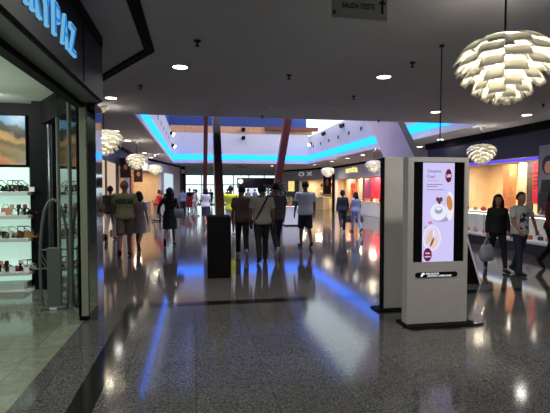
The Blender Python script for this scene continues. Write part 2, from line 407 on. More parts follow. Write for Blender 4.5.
# ------------------------------------------------------------------ artichoke pendants
M_leaf=leafmat(); M_bulb=emis('pendant_bulb',(1,.86,.62),25); M_cup=mat('pendant_canopy',(205,200,190),.4)
ROWS=[(.14,.25,.275,.225),(.22,.34,.26,.185),(.28,.395,.225,.13),(.295,.41,.175,.075),(.295,.405,.125,.02),(.285,.385,.075,-.035),(.265,.355,.025,-.085),(.235,.315,-.025,-.135),(.20,.265,-.075,-.18),(.16,.21,-.12,-.22),(.115,.155,-.165,-.255),(.06,.09,-.205,-.285)]
def leafbm(mb,r0,r1,z0,z1,ang,wd,th=.004):
    nu,nv=4,3
    def pt(u,v,off):
        r=r0+(r1-r0)*v; z=z0+(z1-z0)*(v**1.5)
        a=ang+wd*(u-.5)*(1-.18*v*v)
        d=Vector((math.cos(a),math.sin(a),0)); nrm=Vector((d.x*(z0-z1),d.y*(z0-z1),(r1-r0))).normalized()
        return Vector((d.x*r,d.y*r,z))+nrm*off
    G=[[[mb.bm.verts.new(pt(i/nu,j/nv,o)) for j in range(nv+1)] for i in range(nu+1)] for o in (0,th)]
    for i in range(nu):
        for j in range(nv):
            mb._f([G[0][i][j],G[0][i][j+1],G[0][i+1][j+1],G[0][i+1][j]]); mb._f([G[1][i][j],G[1][i+1][j],G[1][i+1][j+1],G[1][i][j+1]])
    per=[(i,0) for i in range(nu)]+[(nu,j) for j in range(nv)]+[(i,nv) for i in range(nu,0,-1)]+[(0,j) for j in range(nv,0,-1)]
    for k in range(len(per)):
        (i,j),(p,q)=per[k],per[(k+1)%len(per)]
        mb._f([G[0][i][j],G[0][p][q],G[1][p][q],G[1][i][j]])
def pendant(lab,loc,drop,power,detail,rz=0):
    t=thing('artichoke_pendant',lab,'pendant lamp',loc,rz,'white leafed pendant lamps')
    whole=MB()
    for k,(r0,r1,z0,z1) in enumerate(ROWS):
        for j in range(6):
            a=2*PI*(j+.5*(k%2))/6+.13
            wd=rad(34) if k<9 else rad(46)
            mb=MB() if detail else whole
            leafbm(mb,r0,r1,z0,z1,a,wd)
            if detail: mb.build('leaf',M_leaf,t,smooth='all')
    if not detail: whole.build('leaf_shade',M_leaf,t,smooth='all')
    MB().lathe([(.02,-.16),(.07,-.1),(.09,0),(.07,.1),(.03,.2)],12).build('core',M_bulb,t,smooth=True)
    MB().cyl(0,0,.2,drop-.09,.009).build('cable',M_char,t)
    MB().lathe([(.012,drop-.13),(.05,drop-.06),(.085,drop-.005),(.085,drop)],14).build('canopy',M_cup,t,smooth=True)
    l=bpy.data.lights.new('pendant_glow','POINT'); l.energy=power; l.color=(1,.95,.86); l.shadow_soft_size=.1
    for dz in (.16,):
        lo=bpy.data.objects.new('pendant_glow',l); COL.objects.link(lo); lo.location=(loc[0],loc[1],loc[2]-.0)
    return t
pendant('largest white pendant lamp of overlapping leaves, hanging at the upper right',(2.63,3.46,2.63),CZ-2.63,PEND,True)
pendant('white leafed pendant lamp in front of the dark navy shopfront on the right',(7.98,11.4,2.62),CZ-2.62,PEND*2.4,True)
pendant('white leafed pendant lamp in front of the shopfront with the yellow sign',(7.7,18.4,2.62),CZ-2.62,PEND*4.5,False)
pendant('small distant white pendant lamp before the shop with white letters, right side',(7.5,24.6,2.62),CZ-2.62,PEND*4.5,False)
pendant('white leafed pendant lamp half hidden by the shoe shop corner on the left',(-1.93,10.17,2.62),CZ-2.62,PEND*1.8,True)
pendant('white leafed pendant lamp in the middle of the left row of three',(-2.06,16.8,2.62),CZ-2.62,PEND*4.5,False)
pendant('farthest and smallest white pendant lamp of the left row of three',(-1.98,23.3,2.62),CZ-2.62,PEND*4.5,False)
ordn=['first','second','third','fourth','fifth','sixth','seventh','eighth','ninth','tenth','eleventh','twelfth','thirteenth','fourteenth']
# ------------------------------------------------------------------ outer shell
struct('wall_front',MB().box(-9,16,-3.1,-2.9,-.1,CZ),M_grey)
struct('wall_left',MB().box(-9.1,-9,-3,58,-.1,CZ),M_grey)
struct('wall_right',MB().box(16,16.1,-3,58,-.1,CZ),M_grey)
# ------------------------------------------------------------------ shoe shop on the left
M_ssoff=mat('shop_ceiling',(196,204,190),.7,var=.03,scale=2)
M_dnavy=mat('shop_dark_wall',(7,9,12),.7,spec=.2,var=.1,scale=3)
struct('ceiling_shop',MB().prism([(-7,-2.9),(-1.3,-2.9),(-1.3,5.9),(-2.5,8.1),(-7,8.1)],3.02,3.1),M_ssoff)
struct('wall_back_shop',MB().box(-7,-2.2,7.95,8.1,0,3.02).box(-2.55,-2.2,7.7,7.95,0,3.02),M_dnavy)
struct('wall_left_shop',MB().box(-7.1,-7,-2.9,8.1,0,3.1),M_ssoff)
t=thing('shop_fascia','dark charcoal fascia over the shoe shop front at the upper left','fascia',(0,0,0))
MB().prism([(-1.32,-2.9),(-1.08,-2.9),(-1.08,5.66),(-2.35,8.0),(-2.55,7.95),(-1.32,5.8)],2.66,3.29).build('panel',M_char,t)
MB().prism([(-1.40,-2.9),(-1.05,-2.9),(-1.06,5.60),(-2.35,7.98),(-2.55,7.95),(-1.40,5.8)],3.29,3.399).build('gap_strip',M_black,t)  # shaded gap under the ceiling drawn as a solid black strip
MB().box(-1.42,-1.32,-2.9,5.8,2.60,3.02).build('door_track',M_black,t)
MB().box(-1.30,-1.12,-2.9,5.6,2.64,2.66).build('soffit_strip',mat('soffit_grey',(84,84,80),.5),t)
MB().box(-1.078,-1.072,4.72,4.735,2.68,3.28).build('panel_joint',M_black,t)
# illuminated sign letters
M_let=emis('sign_blue',(.02,.20,.62),1.0); M_edge=emis('sign_blue_edge',(.17,.47,.75),.95)
t=thing('shop_sign','glowing blue shop sign letters on the dark shoe shop fascia','sign',(-1.08,3.4,2.9))
yy=2.70
for ch,wd in zip('MARYPAZ',(.235,.19,.195,.19,.185,.20,.19)):
    y=yy+wd/2; yy+=wd+.045
    M=T(0,y-3.38,.025)@LEFTW
    a=textobj('letter',ch,.36,M_edge,T(.012,0,0)@M,t,.012,.012,wd)
    textobj('letter_face',ch,.36,M_let,T(.026,0,0)@M,a,.003,-.004,wd*.86)
# corner pillar with a mirror finish, chamfered glazing
t=thing('corner_pillar','narrow mirror polished pillar at the shoe shop corner','pillar',(-1.25,5.9,0))
MB().bbox(-.04,.06,-.13,.24,0,2.66,.004).build('mirror_cladding',M_steel,t)
MB().bbox(-.13,-.05,-.14,.0,0,2.62,.004).build('post',mat('post_reflection',(130,134,118),.35,var=.05),t)  # grey-green stands for shop lights mirrored in the steel, put into the colour
MB().box(-.15,-.05,-.16,.2,0,.05).build('foot',M_black,t)
ang=math.atan2(2.25,-1.19)
t=thing('glass_screen','angled glass screen with dark frames inside the shoe shop corner','glass screen',(-1.42,5.95,0),ang-PI/2+PI/2)
M_frm=mat('frame_grey',(118,122,116),.4,var=.04)
for x0,m in ((0.02,M_black),(.46,M_frm),(1.12,M_frm)): MB().box(x0,x0+.05,-.025,.025,.0,2.98).build('frame_post',m,t)
MB().box(0,1.17,-.025,.025,2.9,3.0).build('top_rail',M_black,t)
MB().box(.07,.46,-.005,.005,.05,2.9).build('pane',M_sglass,t); MB().box(.51,1.12,-.005,.005,.05,2.9).build('pane',M_sglass,t)
tag(MB().cyl(0,0,0,2.64,.038,n=18).build('chrome_post',M_brush,None,(-2.27,7.62,0),smooth=True),'tall chrome post in front of the dark back wall of the shoe shop','post')
# anti-theft gate
M_gate=mat('gate_grey',(92,98,98),.4,var=.04)
t=thing('security_gate','grey arched security gate standing in the shoe shop entrance','security gate',(-1.87,6.4,0))
arch=[(-.155,0,.02),(-.175,0,.3),(-.18,0,.6),(-.17,0,.9),(-.145,0,1.15),(-.11,0,1.34),(-.06,0,1.44),(0,0,1.475)]
arch=arch+[(-x,y,z) for x,y,z in arch[-2::-1]]
MB().tube(arch,.019,10).build('arch',M_gate,t,smooth=True)
MB().bbox(-.088,.088,-.035,.035,.03,.83,.012).build('panel',M_gate,t)
MB().bbox(-.16,.16,-.09,.09,0,.045,.015).build('base',M_gate,t)
for z in (.80,.55): MB().tube([(-.18,0,z),(.18,0,z)],.012,8).build('crossbar',M_gate,t)
MB().tube([(-.17,0,.78),(-.09,0,.60)],.008,6).build('brace',M_gate,t); MB().tube([(-.17,0,.68),(-.09,0,.52)],.008,6).build('brace',M_gate,t)
MB().box(-.045,.045,-.094,-.0905,.008,.035).build('label_plate',M_white,t)
# landscape picture on the back wall
def landscape():
    m=bpy.data.materials.new('landscape_print'); m.use_nodes=True
    nt=m.node_tree; b=nt.nodes['Principled BSDF']; L=nt.links; N=nt.nodes.new
    tc=N('ShaderNodeTexCoord'); sp=N('ShaderNodeSeparateXYZ'); L.new(tc.outputs['Object'],sp.inputs[0])
    n=N('ShaderNodeTexNoise'); n.inputs['Scale'].default_value=5; n.inputs['Detail'].default_value=6; L.new(tc.outputs['Object'],n.inputs['Vector'])
    # height minus slope: rock face climbs to the left
    h=N('ShaderNodeMath'); h.operation='MULTIPLY_ADD'; h.inputs[1].default_value=.32; L.new(sp.outputs['X'],h.inputs[0]); L.new(sp.outputs['Z'],h.inputs[2])
    k=N('ShaderNodeMath'); k.operation='MULTIPLY_ADD'; k.inputs[1].default_value=.28; L.new(n.outputs['Fac'],k.inputs[0]); L.new(h.outputs[0],k.inputs[2])
    r=N('ShaderNodeValToRGB'); e=r.color_ramp.elements
    mr=N('ShaderNodeMapRange'); mr.inputs['From Min'].default_value=-.28; mr.inputs['From Max'].default_value=.60; L.new(k.outputs[0],mr.inputs['Value']); L.new(mr.outputs[0],r.inputs['Fac'])
    stops=[(0,(170,104,60)),(.16,(186,126,78)),(.24,(112,96,62)),(.38,(136,112,74)),(.5,(92,80,52)),(.58,(168,136,88)),(.67,(146,112,66)),(.71,(30,36,26)),(.82,(34,42,30)),(.86,(64,120,150)),(1,(44,100,140))]
    e[0].position=0; e[0].color=list(lin(stops[0][1]))+[1]; e[1].position=1; e[1].color=list(lin(stops[-1][1]))+[1]
    for p,c_ in stops[1:-1]:
        q=e.new(p); q.color=list(lin(c_))+[1]
    L.new(r.outputs['Color'],b.inputs['Base Color']); b.inputs['Roughness'].default_value=.35
    return m
t=thing('landscape_picture','large landscape picture of rocky ground and dark trees above the shoe shelves','picture',(-3.15,7.93,2.41))
MB().box(-.45,.45,-.03,0,-.41,.41).build('frame',M_black,t); MB().box(-.435,.435,-.034,-.03,-.395,.395).build('print',landscape(),t)
# lit shelves
M_lit=mat('backlit_panel',(205,235,222),.4,emit=(.62,.92,.80),strength=SHELF_E)
M_shelf=mat('shelf_grey_white',(205,210,206),.4,var=.03)
t=thing('shoe_shelf','backlit wall shelf unit with four white shelves of shoes','shelf unit',(-3.15,7.95,0))
MB().box(-.55,.475,-.05,-.003,.12,1.97).build('back_panel',M_lit,t)
SH=[1.575,1.205,.845,.315]
for z in SH: MB().bbox(-.55,.575,-.42,-.05,z-.055,z,.006).build('shelf',M_shelf,t)
MB().box(-.55,.60,-.42,-.003,0,.02).box(-.55,.47,-.36,-.003,.02,.12).build('plinth',M_shelf,t)
MB().box(.575,.79,-.30,-.06,1.555,1.565).build('glass_ledge',glass('ledge_glass',(.8,.95,.9),.15),t)
MB().box(.575,.70,-.30,-.06,1.19,1.20).build('glass_ledge',MATS['ledge_glass'],t)
def shoe(kind,m,m2,x,si,lab,rz=-.9,s=1.0,y=7.70,name=None):
    hh={'heel':.085,'wedge':.075,'flat':.018,'sandal':.07}[kind]
    t=thing(name or {'heel':'court_shoe','wedge':'wedge_shoe','flat':'flat_shoe','sandal':'strappy_sandal'}[kind],lab,'shoe',(x,y,SH[si]+.0005),rz,'shoes on the backlit shelves')
    t.scale=(s*1.22,)*3
    prof=[(.115,.004),(.05,.004),(.0,.012),(-.05,.012+hh*.7),(-.085,.008+hh),(-.115,.008+hh)]
    wd=[.02,.038,.036,.028,.027,.018]
    MB().rings([[(-w_,yy_,zz),(w_,yy_,zz),(w_,yy_,zz+.012),(-w_,yy_,zz+.012)] for (yy_,zz),w_ in zip(prof,wd)]).build('sole',m2,t)
    if kind=='wedge':
        MB().rings([[(-w_,yy_,0),(w_,yy_,0),(w_,yy_,max(zz,.002)),(-w_,yy_,max(zz,.002))] for (yy_,zz),w_ in zip(prof,wd)]).build('wedge',m2,t)
    elif kind!='flat':
        MB().tube([(0,-.095,hh+.01),(0,-.098,hh*.5),(0,-.1,0)],[.02,.013,.010],8).build('heel',m2,t)
    u=MB()
    if kind in('heel','flat'):
        z0=lambda y_:.016 if y_>-.0 else .016+hh*min(1,-y_/.085)
        sec=[(.118,.01,.010),(.09,.026,.022),(.05,.037,.034),(.02,.037,.042)]
        u.rings([[(w_*math.cos(PI*j/8),yy_,z0(yy_)+h_*math.sin(PI*j/8)) for j in range(9)] for yy_,w_,h_ in sec])
        u.rings([[(r_*math.cos(-PI*j/8),-.075-.045*math.sin(PI*j/8)*(r_/.03),zz) for j in range(9)]+[(.8*r_*math.cos(-PI*j/8),-.075-.038*math.sin(PI*j/8)*(r_/.03),zz) for j in range(8,-1,-1)] for zz,r_ in ((.012+hh,.030),(.055+hh,.026))])
    else:
        for yy_,w_,h_ in ((.075,.036,.032),(.035,.037,.042),(-.01,.034,.05)):
            zb=.016 if yy_>-.005 else .03
            u.tube([(w_*math.cos(PI*j/8),yy_,zb+h_*math.sin(PI*j/8)) for j in range(9)],.011,6)
        u.tube([(.027*math.cos(2*PI*j/10),-.085+.03*math.sin(2*PI*j/10),hh+.075) for j in range(10)],.006,6,closed=True)
        u.tube([(0,-.114,hh+.012),(0,-.116,hh+.075)],.006,6); u.tube([(.0,.06,.05),(0,-.02,hh+.04),(0,-.055,hh+.075)],.005,6)
    u.build('upper',m,t,smooth=True)
    return t
m_=lambda n,c:mat('shoe_'+n,c,.4,var=.1,scale=60)
bk,rd,bg_,wh,br_,pk,tn=m_('black',(20,20,22)),m_('red',(170,34,40)),m_('beige',(205,180,140)),m_('white',(225,225,215)),m_('brown',(86,56,36)),m_('pink',(226,140,120)),m_('tan',(160,120,80))
X_=lambda u:-3.0+.0142*u
for a_ in [('sandal',bk,bk,X_(-3),0,'black strappy sandal on the top shelf, cut off by the left edge of the photo'),
 ('sandal',bk,bk,X_(5),0,'black strappy sandal standing alone on the top shelf, second from the left'),
 ('sandal',tn,bk,X_(16),0,'tan and black strappy sandal on the top shelf, left of the last one'),
 ('sandal',bk,br_,X_(20.5),0,'black strappy sandal with a brown sole in the middle of the top shelf pair'),
 ('sandal',br_,bk,X_(26),0,'brown strappy sandal at the right end of the top shelf, by the price card'),
 ('heel',bg_,bg_,X_(17.5),1,'beige court shoe on the second shelf, left of the black one'),
 ('heel',bk,bk,X_(24.5),1,'black court shoe on the second shelf between beige and red'),
 ('heel',rd,bk,X_(31),1,'red court shoe at the right end of the second shelf'),
 ('sandal',bg_,wh,X_(-2),2,'cream strappy sandal on the third shelf, cut off at the left edge'),
 ('sandal',wh,br_,X_(4),2,'white strappy sandal with brown sole on the third shelf, first of two'),
 ('sandal',wh,bk,X_(8.5),2,'white strappy sandal with black sole on the third shelf'),
 ('sandal',bg_,wh,X_(16),2,'pale beige sandal alone in the middle of the third shelf'),
 ('wedge',br_,br_,X_(25),2,'dark brown wedge shoe on the third shelf, left one of the pair'),
 ('wedge',br_,tn,X_(31.5),2,'brown wedge shoe with tan sole on the third shelf, right one of the pair'),
 ('sandal',pk,pk,X_(1),3,'pink sandal on the bottom shelf near the left edge'),
 ('heel',pk,bk,X_(5),3,'pink court shoe with black sole on the bottom shelf'),
 ('heel',bk,bk,X_(11),3,'black court shoe on the bottom shelf, right of the pink pair'),
 ('flat',rd,rd,X_(16),3,'red flat shoe on the bottom shelf, left one of the red pair'),
 ('flat',rd,bk,X_(21),3,'red flat shoe with black sole, right one of the red pair'),
 ('heel',wh,bk,X_(24),3,'white court shoe with black sole behind the red pair on the bottom shelf',-.9,1,7.75),
 ('sandal',wh,wh,X_(29.5),3,'white sandal on the bottom shelf beside the small price block'),
 ('sandal',bk,wh,X_(34),3,'black and white sandal at the right end of the bottom shelf')]:
    shoe(*a_)
def card(x,si,w_,h_,lab,ink=True,y=7.57):
    t=thing('price_card',lab,'price card',(x,y,SH[si]+.0005),0,'price cards on the shoe shelves')
    MB().prism([(-.02,0),(.02,0),(.004,h_),(-.004,h_)],-w_/2,w_/2,'x').build('card',M_white,t)
card(X_(33.5),0,.075,.075,'white price card at the right end of the top shoe shelf')
card(X_(3),1,.10,.055,'wide white price card at the left of the second shoe shelf')
card(X_(12),3,.085,.085,'white price card among the shoes of the bottom shelf')
card(X_(27),3,.06,.07,'small white price card near the right of the bottom shelf')
t=thing('handbag','small peach handbag at the left edge of the second shoe shelf','handbag',(X_(1),7.78,SH[1]))
MB().rings([[(-.07,-.03,0),(.07,-.03,0),(.07,.03,0),(-.07,.03,0)],[(-.06,-.015,.11),(.06,-.015,.11),(.06,.015,.11),(-.06,.015,.11)]]).build('body',pk,t)
MB().tube([(-.045,0,.11),(-.03,0,.17),(.03,0,.17),(.045,0,.11)],.006,6).build('handle',tn,t)
for p in ((-3.3,6.0,2.1),(-2.6,3.6,2.1)):
    l=bpy.data.lights.new('shop_lamp','POINT'); l.energy=SHOP_P; l.color=(.86,1,.88); l.shadow_soft_size=.12
    o=bpy.data.objects.new('shop_lamp',l); COL.objects.link(o); o.location=p
area('picture_fill',(-3.1,7.1,2.98),.3,16,(1,.98,.92),(rad(50),0,0))  # added light to brighten the landscape picture, no fixture there
t=thing('shop_spotlight','small dark track spotlight on the shoe shop ceiling at the left edge','spotlight',(-2.72,6.0,3.02))
MB().cyl(0,0,-.1,0,.012).build('stem',M_black,t); MB().tube([(0,0,-.1),(.02,.07,-.16)],[.03,.045],10).build('head',M_black,t,smooth=True)
# ------------------------------------------------------------------ generic shopfront pieces in a local frame (x along the front, -y towards the hall)
def sf(name,m,loc,rz,*boxes,kind=True):
    b=MB()
    for q in boxes: b.box(*q)
    o=b.build(name,m,None,loc,rz=rz)
    if kind: o['kind']='structure'
    return o
def panel(name,lab,cat,m,loc,rz,q,group=None):
    o=MB().box(*q).build(name,m,None,loc,rz=rz); return tag(o,lab,cat,group)
def W(loc,rz,x,y,z):
    return (loc[0]+x*math.cos(rz)-y*math.sin(rz),loc[1]+x*math.sin(rz)+y*math.cos(rz),z)
def poster(lab,loc,rz,x,z,w_,h_,bgm,hair,skin,y=-.05,body=None,rod=False):
    y=-.031 if y==-.05 else y
    # portrait poster: a print with hair, face and shoulders as flat shapes
    t=thing('portrait_poster',lab,'poster',W(loc,rz,x,y,z),rz)
    MB().box(-w_/2,w_/2,0,.03,-h_/2,h_/2).build('board',bgm,t)
    if rod:
        for s_ in (-.4,.4): MB().cyl(s_*w_,.015,h_/2,CZ-z,.008,n=8).build('rod',M_steel,t)
    el=lambda cx,cz,rx,rz_: [(cx+rx*math.cos(2*PI*k/20),cz+rz_*math.sin(2*PI*k/20)) for k in range(20)]
    s=min(w_,h_)
    MB().prism(el(0,.08*h_,.33*s,.40*s),-.004,0,'y').build('hair',hair,t)
    MB().prism([(-.42*w_,-h_/2+.005),(.42*w_,-h_/2+.005),(.30*w_,-.22*h_),(-.30*w_,-.22*h_)],-.005,-.001,'y').build('shoulders',body or hair,t)
    MB().prism(el(.02*s,.03*h_,.19*s,.27*s),-.008,-.004,'y').build('face',skin,t)
    MB().prism(el(.02*s,-.09*h_,.07*s,.025*s),-.010,-.008,'y').build('lips',M_red,t)
M_hair=mat('print_hair',(24,18,18),.5); M_skin=mat('print_skin',(196,138,122),.5); M_pbg=mat('print_dark_ground',(34,30,34),.5); M_pk=mat('print_pink',(200,110,120),.5); M_pbl=mat('print_blue_grey',(110,120,136),.5)
M_warm=mat('warm_interior',(238,204,160),.6,var=.08,scale=1.5)
M_or=mat('orange_panel',(224,140,84),.55,var=.12,scale=3); M_mag=mat('magenta_panel',(150,40,110),.5,var=.12,scale=3); M_redp=mat('bright_red_panel',(206,36,60),.5,var=.1,scale=3)
# ---- left facade X=-3, Y 8.3..24
LF=((-3.0,8.0,0),PI/2)
sf('wall_left_shopfront',M_navy,*LF,(.1,16,0,.25,2.66,CZ),(3,6.3,0,.25,0,2.66),(8.0,8.3,0,.25,0,2.66),(10.1,10.7,0,.25,0,2.66),(13.6,13.9,0,.25,0,2.66),(.1,3,0,.25,0,2.66))
sf('trim_7',M_black,*LF,(.1,16,-.06,.0,3.28,CZ))
sf('wall_left_shopback',M_warm,*LF,(3,16,1.6,1.7,0,2.7),(3,3.1,.25,1.6,0,2.7),(15.9,16,.25,1.6,0,2.7))
sf('ceiling_left_shop',M_white,*LF,(3,16,.25,1.7,2.7,2.78))
M_win=emis('lit_cream_window',(.88,.66,.46),.75)
panel('lit_window_panel','tall cream lit window panel of the left shopfront, nearer the shoe shop','window panel',M_win,*LF,(6.3,8.0,.02,.08,.15,2.62),'lit panels of the left shopfront')
panel('lit_window_panel','tall cream lit window panel of the left shopfront, just before the white column','window panel',M_win,*LF,(8.3,10.1,.02,.08,.15,2.62),'lit panels of the left shopfront')
t=thing('white_column','round white column between the left shops beneath a portrait poster','column',(-2.84,19.4,0))
MB().cyl(0,0,.08,2.10,.15,n=20).build('shaft',M_white,t,smooth=True); MB().cyl(0,0,0,.08,.19,n=20).build('base',M_white,t,smooth=True); MB().cyl(0,0,2.10,2.16,.18,n=20).build('capital',M_white,t,smooth=True)
panel('orange_display_panel','narrow orange lit panel beside the white column on the left','panel',M_or,*LF,(13.9,14.6,-.05,.0,.2,2.3))
poster('hanging portrait poster of a dark haired face above the white column on the left',(-2.80,19.1,0),0,0,2.52,.42,.82,M_pbg,M_hair,M_skin,0,rod=True)
poster('hanging portrait poster with pink tones under the middle left pendant lamp',(-2.72,22.6,0),0,0,2.36,.42,.72,M_pbg,M_hair,M_pk,0,rod=True)
for x_,y_ in ((-2.95,19.115),(-2.9,22.615)): pass
for x in (6.9,9.2,12.8): area('shop_lamp',W(*LF,x,.9,2.68),.5,LSHOP_P,(1,.84,.62))
# ---- slanted left facade (-3,24) -> (-1.1,34)
a2=math.atan2(10,1.9); LS=((-3.0,24.0,0),a2)
sf('wall_left_slanted',M_fgrey,*LS,(0,10.2,0,.2,2.72,CZ),(4.9,5.6,0,.2,0,2.72),(8.2,10.2,0,.2,0,2.72),(5.6,8.2,.1,.2,0,.9))
sf('trim_8',M_black,*LS,(0,10.2,-.06,0,3.28,CZ))
sf('wall_left_slanted_back',M_peach,*LS,(0,10.2,2.0,2.1,0,2.8),(4.95,5.0,.2,2.0,0,2.72)); sf('ceiling_left_slanted',M_peach,*LS,(0,5,.2,2.1,2.74,2.8))
panel('lit_shelf','long glowing light strip on the back wall of the peach coloured left shop','light strip',emis('warm_strip',(1,.75,.4),1.6),*LS,(.2,4.8,1.9,1.97,2.52,2.60))
for z in (1.2,1.6,2.05): panel('wall_shelf','%s shelf on the peach back wall of the far left shop'%{1.2:'lowest',1.6:'middle',2.05:'upper'}[z],'shelf',M_wood,*LS,(.3,4.8,1.75,2.0,z,z+.03),'shelves of the peach shop')
panel('wall_lightbox','tall pale blue glowing panel in the grey far left wall','light panel',emis('pale_blue_lightbox',(.62,.80,.88),.95),*LS,(5.7,8.1,.02,.1,.9,2.70))
for x in (1.2,3.6): area('shop_lamp',W(*LS,x,1.1,2.7),.5,LSHOP_P*.6,(1,.86,.66))
random.seed(9)
for k in range(14):
    o=MB().lathe([(.001,0),(.10,0),(.12,.06),(.11,.2),(.05,.27),(.05,.31),(.001,.31)],12).build('jar',[rd,bk,wh,br_,tn][k%5],None,W(*LS,.5+(k%7)*.62,1.86,1.23 if k<7 else 1.63),smooth=True)
    tag(o,'%s jar on the %s shelf of the peach shop, %s from the left'%(['red','black','white','brown','tan'][k%5],'lowest' if k<7 else 'middle',ordn[k%7]),'jar','jars on the shelves of the peach shop')
t=thing('shop_counter','pale counter in front of the peach coloured left shop','counter',W(*LS,2.4,.7,0),a2)
MB().bbox(-1.7,1.7,-.25,.25,0,.88,.01).build('body',M_cream,t); MB().bbox(-1.75,1.75,-.3,.3,.88,.92,.01).build('top',M_white,t)
# black pillar with a poster, spotlight box
t=thing('black_pillar','black pillar with a dark poster at the far end of the left side','pillar',(-1.02,34.6,0))
MB().box(-.3,.3,-.25,.25,0,CZ-.02).build('shaft',M_black,t); MB().box(-.24,.24,-.27,-.25,1.75,2.7).build('poster',M_pbg,t)
panel('white_sign_box','small white box sign at the top of the black far pillar','sign',M_white,(-.9,34.2,3.0),0,(-.16,.16,-.05,.05,-.15,.15))
# ---- right shopfront X=9, local x runs towards the camera: x = 16.2 - Y
RF=((9.0,16.2,0),-PI/2)
sf('wall_right_shopfront',M_navy,*RF,(0,19,0,.25,2.52,CZ),(0,.4,0,.25,0,2.52),(5.75,6.3,0,.25,0,2.52),(6.3,19,.0,.25,0,2.52))
sf('trim_9',M_black,*RF,(-.04,19,-.08,0,3.18,CZ))
sf('wall_right_shopback',M_warm,*RF,(0,6.3,2.6,2.7,0,2.7),(0,.1,.25,2.6,0,2.7),(6.2,6.3,.25,2.6,0,2.7)); sf('ceiling_right_shop',M_white,*RF,(0,6.3,.25,2.7,2.6,2.7))
panel('window_light','violet blue light strip along the top of the right shop window','light strip',emis('violet_led',(.12,.10,.9),1.1),*RF,(.5,5.7,.06,.12,2.42,2.5))
panel('shop_window','large glass pane of the lit shop window behind the walking couple','window pane',M_glass,*RF,(.4,5.75,.14,.15,1.0,2.42))
panel('cream_display_panel','bright cream panel in the right shop window beside the pendant lamp','panel',M_cream,*RF,(4.15,4.5,.7,.76,1.0,2.42),'panels in the right window')
panel('red_display_panel','tall red panel with dark lettering in the right shop window','panel',M_redp,*RF,(4.72,5.02,.7,.76,1.2,2.40),'panels in the right window')
panel('red_display_panel','short red panel in the right shop window at the edge of the white screen','panel',M_redp,*RF,(3.25,3.55,.9,.96,1.4,2.35),'panels in the right window')
panel('beige_display_panel','wide beige panel in the right shop window next to the dark pier','panel',mat('beige_panel',(150,138,126),.6,var=.06,scale=3),*RF,(5.06,5.6,.7,.76,1.0,2.42),'panels in the right window')
panel('dark_display_panel','narrow dark brown panel in the right shop window left of the tall red panel','panel',mat('dark_brown_panel',(70,56,50),.6),*RF,(4.51,4.71,.7,.76,1.0,2.42),'panels in the right window')
panel('orange_display_panel','orange panel in the right shop window left of the cream panel','panel',M_or,*RF,(3.6,4.12,.6,.66,1.0,2.40),'panels in the right window')
b=MB()
for i,z in enumerate((2.12,2.0,1.88,1.76)): b.box(4.78,4.96,.688,.699,z-.04,z+.0)
tag(b.build('panel_print',M_ink,None,RF[0],rz=RF[1]),'black printed bars on the tall red panel of the right window','print')
poster('large portrait poster of a dark haired woman at the far right edge',*RF,6.12,2.15,.62,1.25,M_pbl,M_hair,M_skin,-.031)
for x in (1.2,3.2,5.0): area('shop_lamp',W(*RF,x,1.0,2.58),.6,RSHOP_P,(1,.83,.6))
for x in (1.4,3.0,4.2,5.3): area('window_lamp',W(*RF,x,.4,2.57),.3,RSHOP_P*.6,(1,.85,.65))
# vitrine along the right window
t=thing('display_vitrine','long white glass display vitrine with a navy base in front of the right shop','display case',(8.60,11.6,0))
MB().box(-.36,.36,-2.6,2.6,0,.26).build('base',M_navy,t); MB().bbox(-.38,.38,-2.62,2.62,.26,.33,.01).build('deck',M_white,t)
MB().bbox(-.38,.38,-2.62,2.62,.93,.985,.01).build('top',M_white,t); MB().box(.30,.36,-2.6,2.6,.33,.93).build('back',M_white,t)
for k in range(5): MB().box(-.37,-.35,-2.61+k*1.295,-2.58+k*1.295,.33,.93).build('post',M_steel,t)
MB().box(-.365,-.358,-2.58,2.58,.33,.93).build('front_pane',M_glass,t)
MB().box(-.33,-.28,-2.55,2.55,.905,.928).build('light_tube',emis('vitrine_tube',(1,.9,.75),7),t)
cols=[('red',rd),('black',bk),('pink',pk),('white',wh),('brown',br_),('tan',tn)]
ordn_=['first','second','third','fourth','fifth','sixth','seventh','eighth','ninth','tenth','eleventh','twelfth','thirteenth','fourteenth']
def bagm():
    a=MB().rings([[(-.055,-.03,0),(.055,-.03,0),(.055,.03,0),(-.055,.03,0)],[(-.06,-.03,.07),(.06,-.03,.07),(.06,.03,.07),(-.06,.03,.07)],[(-.05,-.012,.1),(.05,-.012,.1),(.05,.012,.1),(-.05,.012,.1)]])
    a.tube([(-.035,0,.1),(-.025,0,.15),(.025,0,.15),(.035,0,.1)],.005,6); return a
random.seed(3)
for lvl,z,wd in (('on top of',.986,0),('inside',.331,1)):
    for k in range(14):
        cn,cm=cols[(k*5+wd*2+k//3)%6]
        o=bagm().build('small_handbag',cm,None,(8.50+random.uniform(-.06,.12),9.55+k*.30+random.uniform(-.05,.05),z),rz=PI/2+random.uniform(-.5,.5))
        o.scale=(random.uniform(.8,1.15),)*3
        tag(o,'small %s handbag %s the right vitrine, %s from the near end'%(cn,lvl,ordn[k]),'handbag','small goods on and in the vitrine')
